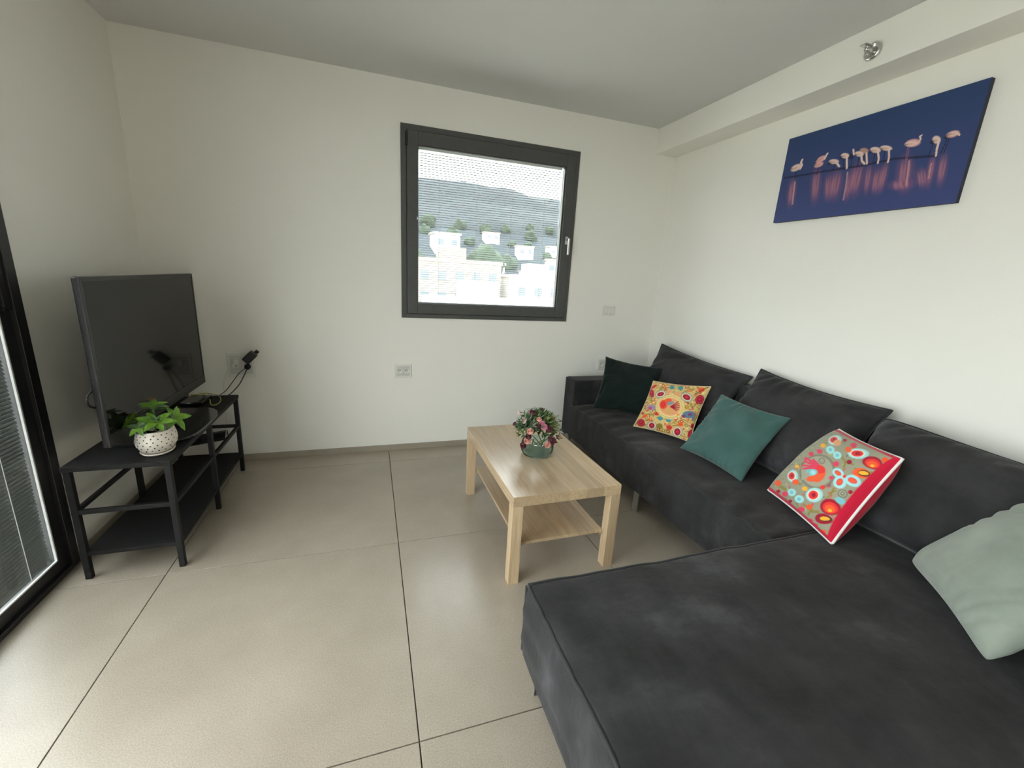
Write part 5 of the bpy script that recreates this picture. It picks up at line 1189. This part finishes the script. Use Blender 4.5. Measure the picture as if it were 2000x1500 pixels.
# ------------------------------------------------------------------ things on and behind the stand
mb = empty('media_box', (-3.43, -.33, SZ+.0005), 'small flat glossy black media box under the right end of the television', 'media box')
box('body', (-.055, .055, -.085, .085, .003, .030), M['tv_plastic'], mb, .004)
for x in (-.04, .04):
    for y in (-.07, .07): lathe('foot', [(.006, 0), (.006, .004)], M['black_plastic'], mb, (x, y, 0), 10)
box('front_strip', (.0548, .0562, -.06, .06, .010, .020), M['screen'], mb)
yc = [(-3.50, -.255, .566), (-3.455, -.250, .566), (-3.43, -.205, .560), (-3.40, -.168, .545), (-3.352, -.195, .537), (-3.315, -.300, .5355), (-3.315, -.385, .5355), (-3.345, -.374, .536), (-3.372, -.30, .545), (-3.405, -.262, .566), (-3.445, -.225, .566)]
cb = Vector((-3.34, -.32, .533)); r_ = empty('yellow_cable', cb, 'thin yellow cable looped on the right end of the tv stand', 'cable')
tube('cord', [Vector(p)-cb for p in yc], .0030, M['cable_yellow'], r_); tube('plug', [Vector(p)-cb for p in ((-3.525, -.258, .567), (-3.51, -.256, .567), (-3.495, -.2545, .566))], .0055, M['cable_black'], r_, sub=2)

def wall_plate(name, label, x0, x1, z0, z1, kind):
    cx, cz = (x0+x1)/2, (z0+z1)/2; w, h = x1-x0, z1-z0
    r = empty(name, (cx, 0, cz), label, 'socket' if kind != 'switch' else 'switch')
    box('plate', (-w/2, w/2, -.009, -.0005, -h/2, h/2), M['white_plastic'], r, .003)
    box('insert', (-w*.40, w*.40, -.0115, -.008, -h*.36, h*.36), M['grey_plastic'], r, .0015)
    if kind == 'switch':
        for s in (-1, 0, 1): box('rocker', (s*w*.25-w*.11, s*w*.25+w*.11, -.015, -.010, -h*.30, h*.30), M['white_plastic'], r, .0015)
    else:
        for s in ((-1, 1) if kind == 'double' else (0,)):
            sk_ = lathe('socket', [(.021, 0), (.021, .003), (.018, .004), (.017, .001), (0, .001)], M['white_plastic'], r, (s*w*.22, -.0110, 0), 24); sk_.rotation_euler = (math.radians(90), 0, 0)
            for (px, pz_) in ((-.007, .004), (.007, .004), (0, -.008)):
                box('hole', (s*w*.22+px-.0024, s*w*.22+px+.0024, -.0135, -.012, pz_-.0024, pz_+.0024), M['dot'], r)
    return r
wall_plate('wall_socket', 'large white wall plate beside the television with a black adapter plugged in', -3.340, -3.175, .612, .785, 'double')
wall_plate('wall_socket', 'white wall socket alone on the back wall, left below the window', -2.251, -2.131, .590, .694, 'double')
wall_plate('wall_switch', 'small white switch plate right of the window on the back wall', -.530, -.405, 1.106, 1.192, 'switch')
wall_plate('wall_socket', 'white wall socket above the sofa armrest, half hidden by the bottle green pillow', -.522, -.395, .628, .728, 'double')
ad = empty('power_adapter', (-3.222, -.018, .742), 'black power adapter plugged crooked into the wall plate beside the television', 'adapter')
bm = bmesh.new(); mt = Matrix.Rotation(math.radians(44), 4, 'Y')
bm_box(bm, -.026, .026, -.044, .004, -.040, .040, .006, mtx=Matrix.Translation((.028, -.012, .018)) @ mt); link('body', done(bm, 'body'), M['black_plastic'], ad)
bm = bmesh.new(); bm_box(bm, -.012, .012, -.030, -.010, .036, .056, .003, mtx=Matrix.Translation((.040, -.012, .022)) @ mt); link('lug', done(bm, 'lug'), M['black_plastic'], ad)
pl = lathe('round_plug', [(0, 0), (.017, 0), (.019, .006), (.019, .022), (.014, .028), (0, .028)], M['black_plastic'], ad, (.008, -.010, -.048), 20); pl.rotation_euler = (math.radians(90), 0, 0)
tube('prong', [(-.016, -.001, .0), (-.016, -.020, .0)], .004, M['steel'], ad, seg=8, sub=1)
for nm, lab, pts, r, m in (
    ('power_cable', 'black cable from the adapter to the stand, right of the violet one', [(-3.214, -.040, .690), (-3.232, -.060, .645), (-3.258, -.085, .590), (-3.285, -.120, .553), (-3.305, -.175, .5365), (-3.33, -.215, .5365)], .0036, 'cable_black'),
    ('power_cable', 'thin dark violet cable from the adapter to the stand, left of the black one', [(-3.220, -.040, .690), (-3.262, -.060, .655), (-3.300, -.085, .600), (-3.330, -.130, .555), (-3.36, -.185, .5365), (-3.395, -.215, .5365)], .0027, 'cable_purple'),
    ('power_cable', 'thin white cable arching from the wall plate down behind the stand', [(-3.285, -.030, .712), (-3.318, -.045, .690), (-3.345, -.052, .640), (-3.362, -.055, .560), (-3.37, -.055, .30), (-3.42, -.04, .06), (-3.45, -.04, .008)], .0022, 'cable_white')):
    b0 = Vector(pts[-1]); rr = empty(nm, b0, lab, 'cable', 'cables at the wall plate'); tube('cord', [Vector(p)-b0 for p in pts], r, M[m], rr)
    if m == 'cable_white': box('plug', (-3.300-b0.x, -3.272-b0.x, -.034-b0.y, -.0125-b0.y, .705-b0.z, .740-b0.z), M['white_plastic'], rr, .004)
ps = empty('power_strip', (-3.49, -.0008, .165), 'black two part power strip fixed low on the back wall behind the stand', 'power strip'); ps.rotation_euler = (0, math.radians(-9), 0)
box('body', (-.125, .095, -.034, 0, -.006, .020), M['black_plastic'], ps, .004); box('socket_block', (-.080, .115, -.040, 0, .025, .056), M['black_plastic'], ps, .004); box('clip', (-.045, -.025, -.030, 0, .018, .028), M['steel'], ps)

# ------------------------------------------------------------------ potted plant on the stand
PX, PY = -3.338, -1.085
pot = empty('potted_plant', (PX, PY, SZ+.0004), 'small leafy green plant in a cream pot with black dots on the tv stand', 'plant')
wob = lambda p, a: Vector((p.x*(1+.03*math.sin(2*a+.5)), p.y*(1+.03*math.sin(3*a)), p.z+.006*math.sin(a+.6)*(p.z/.1)+.003*math.sin(3*a)*(p.z/.1)))
lathe('saucer', [(0, 0), (.045, 0), (.058, .006), (.064, .014), (.061, .015), (.050, .009), (0, .007)], M['ceramic'], pot, fn=lambda p, a: Vector((p.x, p.y, p.z+.004*math.sin(a+.3)*(p.length/.06 if p.z > .003 else 0))))
PROF = [(0, .010), (.044, .010), (.060, .022), (.072, .045), (.075, .065), (.071, .088), (.066, .106), (.069, .114), (.064, .115), (.061, .106), (.062, .092), (0, .090)]
pb = lathe('pot', PROF, M['ceramic'], pot, fn=wob)
lathe('soil', [(0, .0935), (.0615, .0935)], M['soil'], pot)
V = []; Fc = []
rr = random.Random(4)
for row, z in enumerate((.030, .044, .058, .072, .086, .100)):
    n = 17
    for k in range(n):
        a = 2*math.pi*(k+.5*(row % 2))/n+rr.uniform(-.05, .05)
        R = np.interp(z, [q[1] for q in PROF[1:7]], [q[0] for q in PROF[1:7]])+.0006
        c = wob(Vector((R*math.cos(a), R*math.sin(a), z+rr.uniform(-.002, .002))), a); nn = Vector((math.cos(a), math.sin(a), .0)); s = Vector((-math.sin(a), math.cos(a), 0)); n0 = len(V)
        V.append(tuple(c+nn*.0012))
        for q in range(7): t = 2*math.pi*q/7; V.append(tuple(c+s*.0032*math.cos(t)+Vector((0, 0, .0032*math.sin(t)))-nn*.0004))
        Fc += [(n0, n0+1+q, n0+1+(q+1) % 7) for q in range(7)]
me = bpy.data.meshes.new('dots'); me.from_pydata(V, [], Fc); me.update(); d_ = link('dots', me, M['dot'], pb); d_['kind'] = 'stuff'; d_['label'] = 'black dots on the pot'
po = Vector(pot.location)
def rosette(c, nrm, cnt, L, Wd, mats, tilt, seed, a0=0.):
    r = random.Random(seed); c = Vector(c)-po; nrm = Vector(nrm).normalized(); o = nrm.orthogonal().normalized(); b = nrm.cross(o)
    tube('stem', [(c.x*.4, c.y*.4, .09), (c.x*.8, c.y*.8, (c.z+.09)*.5), tuple(c)], .0028, M['stem'], pot, seg=6, sub=4)
    for k in range(cnt):
        a = a0+2*math.pi*k/cnt+r.uniform(-.25, .25); s = o*math.cos(a)+b*math.sin(a); V = []; Fc = []
        l_ = L*r.uniform(.8, 1.15)
        leaf_geo(V, Fc, Vector((0, 0, 0)), s+nrm*(tilt+r.uniform(-.12, .12)), nrm-s*tilt, l_, Wd*r.uniform(.9, 1.15), .16, .22, 6)
        me = bpy.data.meshes.new('leaf'); me.from_pydata(V, [], Fc); me.update(); link('leaf', me, r.choice(mats), pot, c, True)
toC = (CAM-Vector((PX, PY, .65))).normalized()
up = Vector((0, 0, 1)); G, GD, GR = M['leaf'], M['leaf_dark'], M['leaf_red']
rosette((-3.316, -1.125, .684), toC*.7+up*.8, 6, .068, .037, [G, G, GD], .25, 1, .3)
rosette((-3.316, -1.125, .692), toC*.7+up*.9, 4, .026, .016, [GD, G], .7, 2)
rosette((-3.335, -1.075, .742), toC*.3+up, 6, .056, .032, [G, GD], .35, 3)
rosette((-3.345, -1.06, .765), up, 4, .026, .016, [GR, GD], .8, 4)
rosette((-3.268, -1.060, .680), toC*.5+up*.6+Vector((.5, 0, 0)), 6, .062, .034, [G, GD], .3, 5)
rosette((-3.415, -1.085, .680), toC*.4+up*.7+Vector((-.5, 0, 0)), 6, .060, .034, [GD, G], .3, 6)
rosette((-3.438, -1.060, .695), up+Vector((-.4, 0, 0)), 4, .034, .024, [GR, GR, GD], .5, 7)
rosette((-3.36, -1.02, .70), up, 6, .052, .030, [GD], .35, 8)
rosette((-3.372, -1.135, .668), toC*.6+up*.5+Vector((-.3, -.2, 0)), 5, .050, .028, [G, GD], .2, 9)

# ------------------------------------------------------------------ sprinkler on the bulkhead
sp = empty('sprinkler_head', (BX, -1.593, 2.482), 'chrome fire sprinkler head on the white bulkhead above the canvas', 'sprinkler')
def xl(name, prof, mat, loc, seg=28): o = lathe(name, prof, mat, sp, loc, seg); o.rotation_euler = (0, math.radians(-90), 0); return o
xl('cover_ring', [(.014, .0005), (.036, .0005), (.038, .004), (.033, .010), (.026, .012), (.024, .008), (.014, .006)], M['chrome'], (0, 0, 0))
xl('stem', [(0, .004), (.012, .004), (.012, .030), (.008, .034), (.006, .050), (0, .050)], M['steel'], (0, 0, 0), 18)
for s in (-1, 1): tube('frame_arm', [(-.028, 0, s*.010), (-.040, 0, s*.016), (-.055, 0, s*.006), (-.060, 0, 0)], .0026, M['chrome'], sp, seg=6, sub=4)
box('deflector', (-.072, -.030, -.016, .016, .012, .0145), M['steel'], sp)
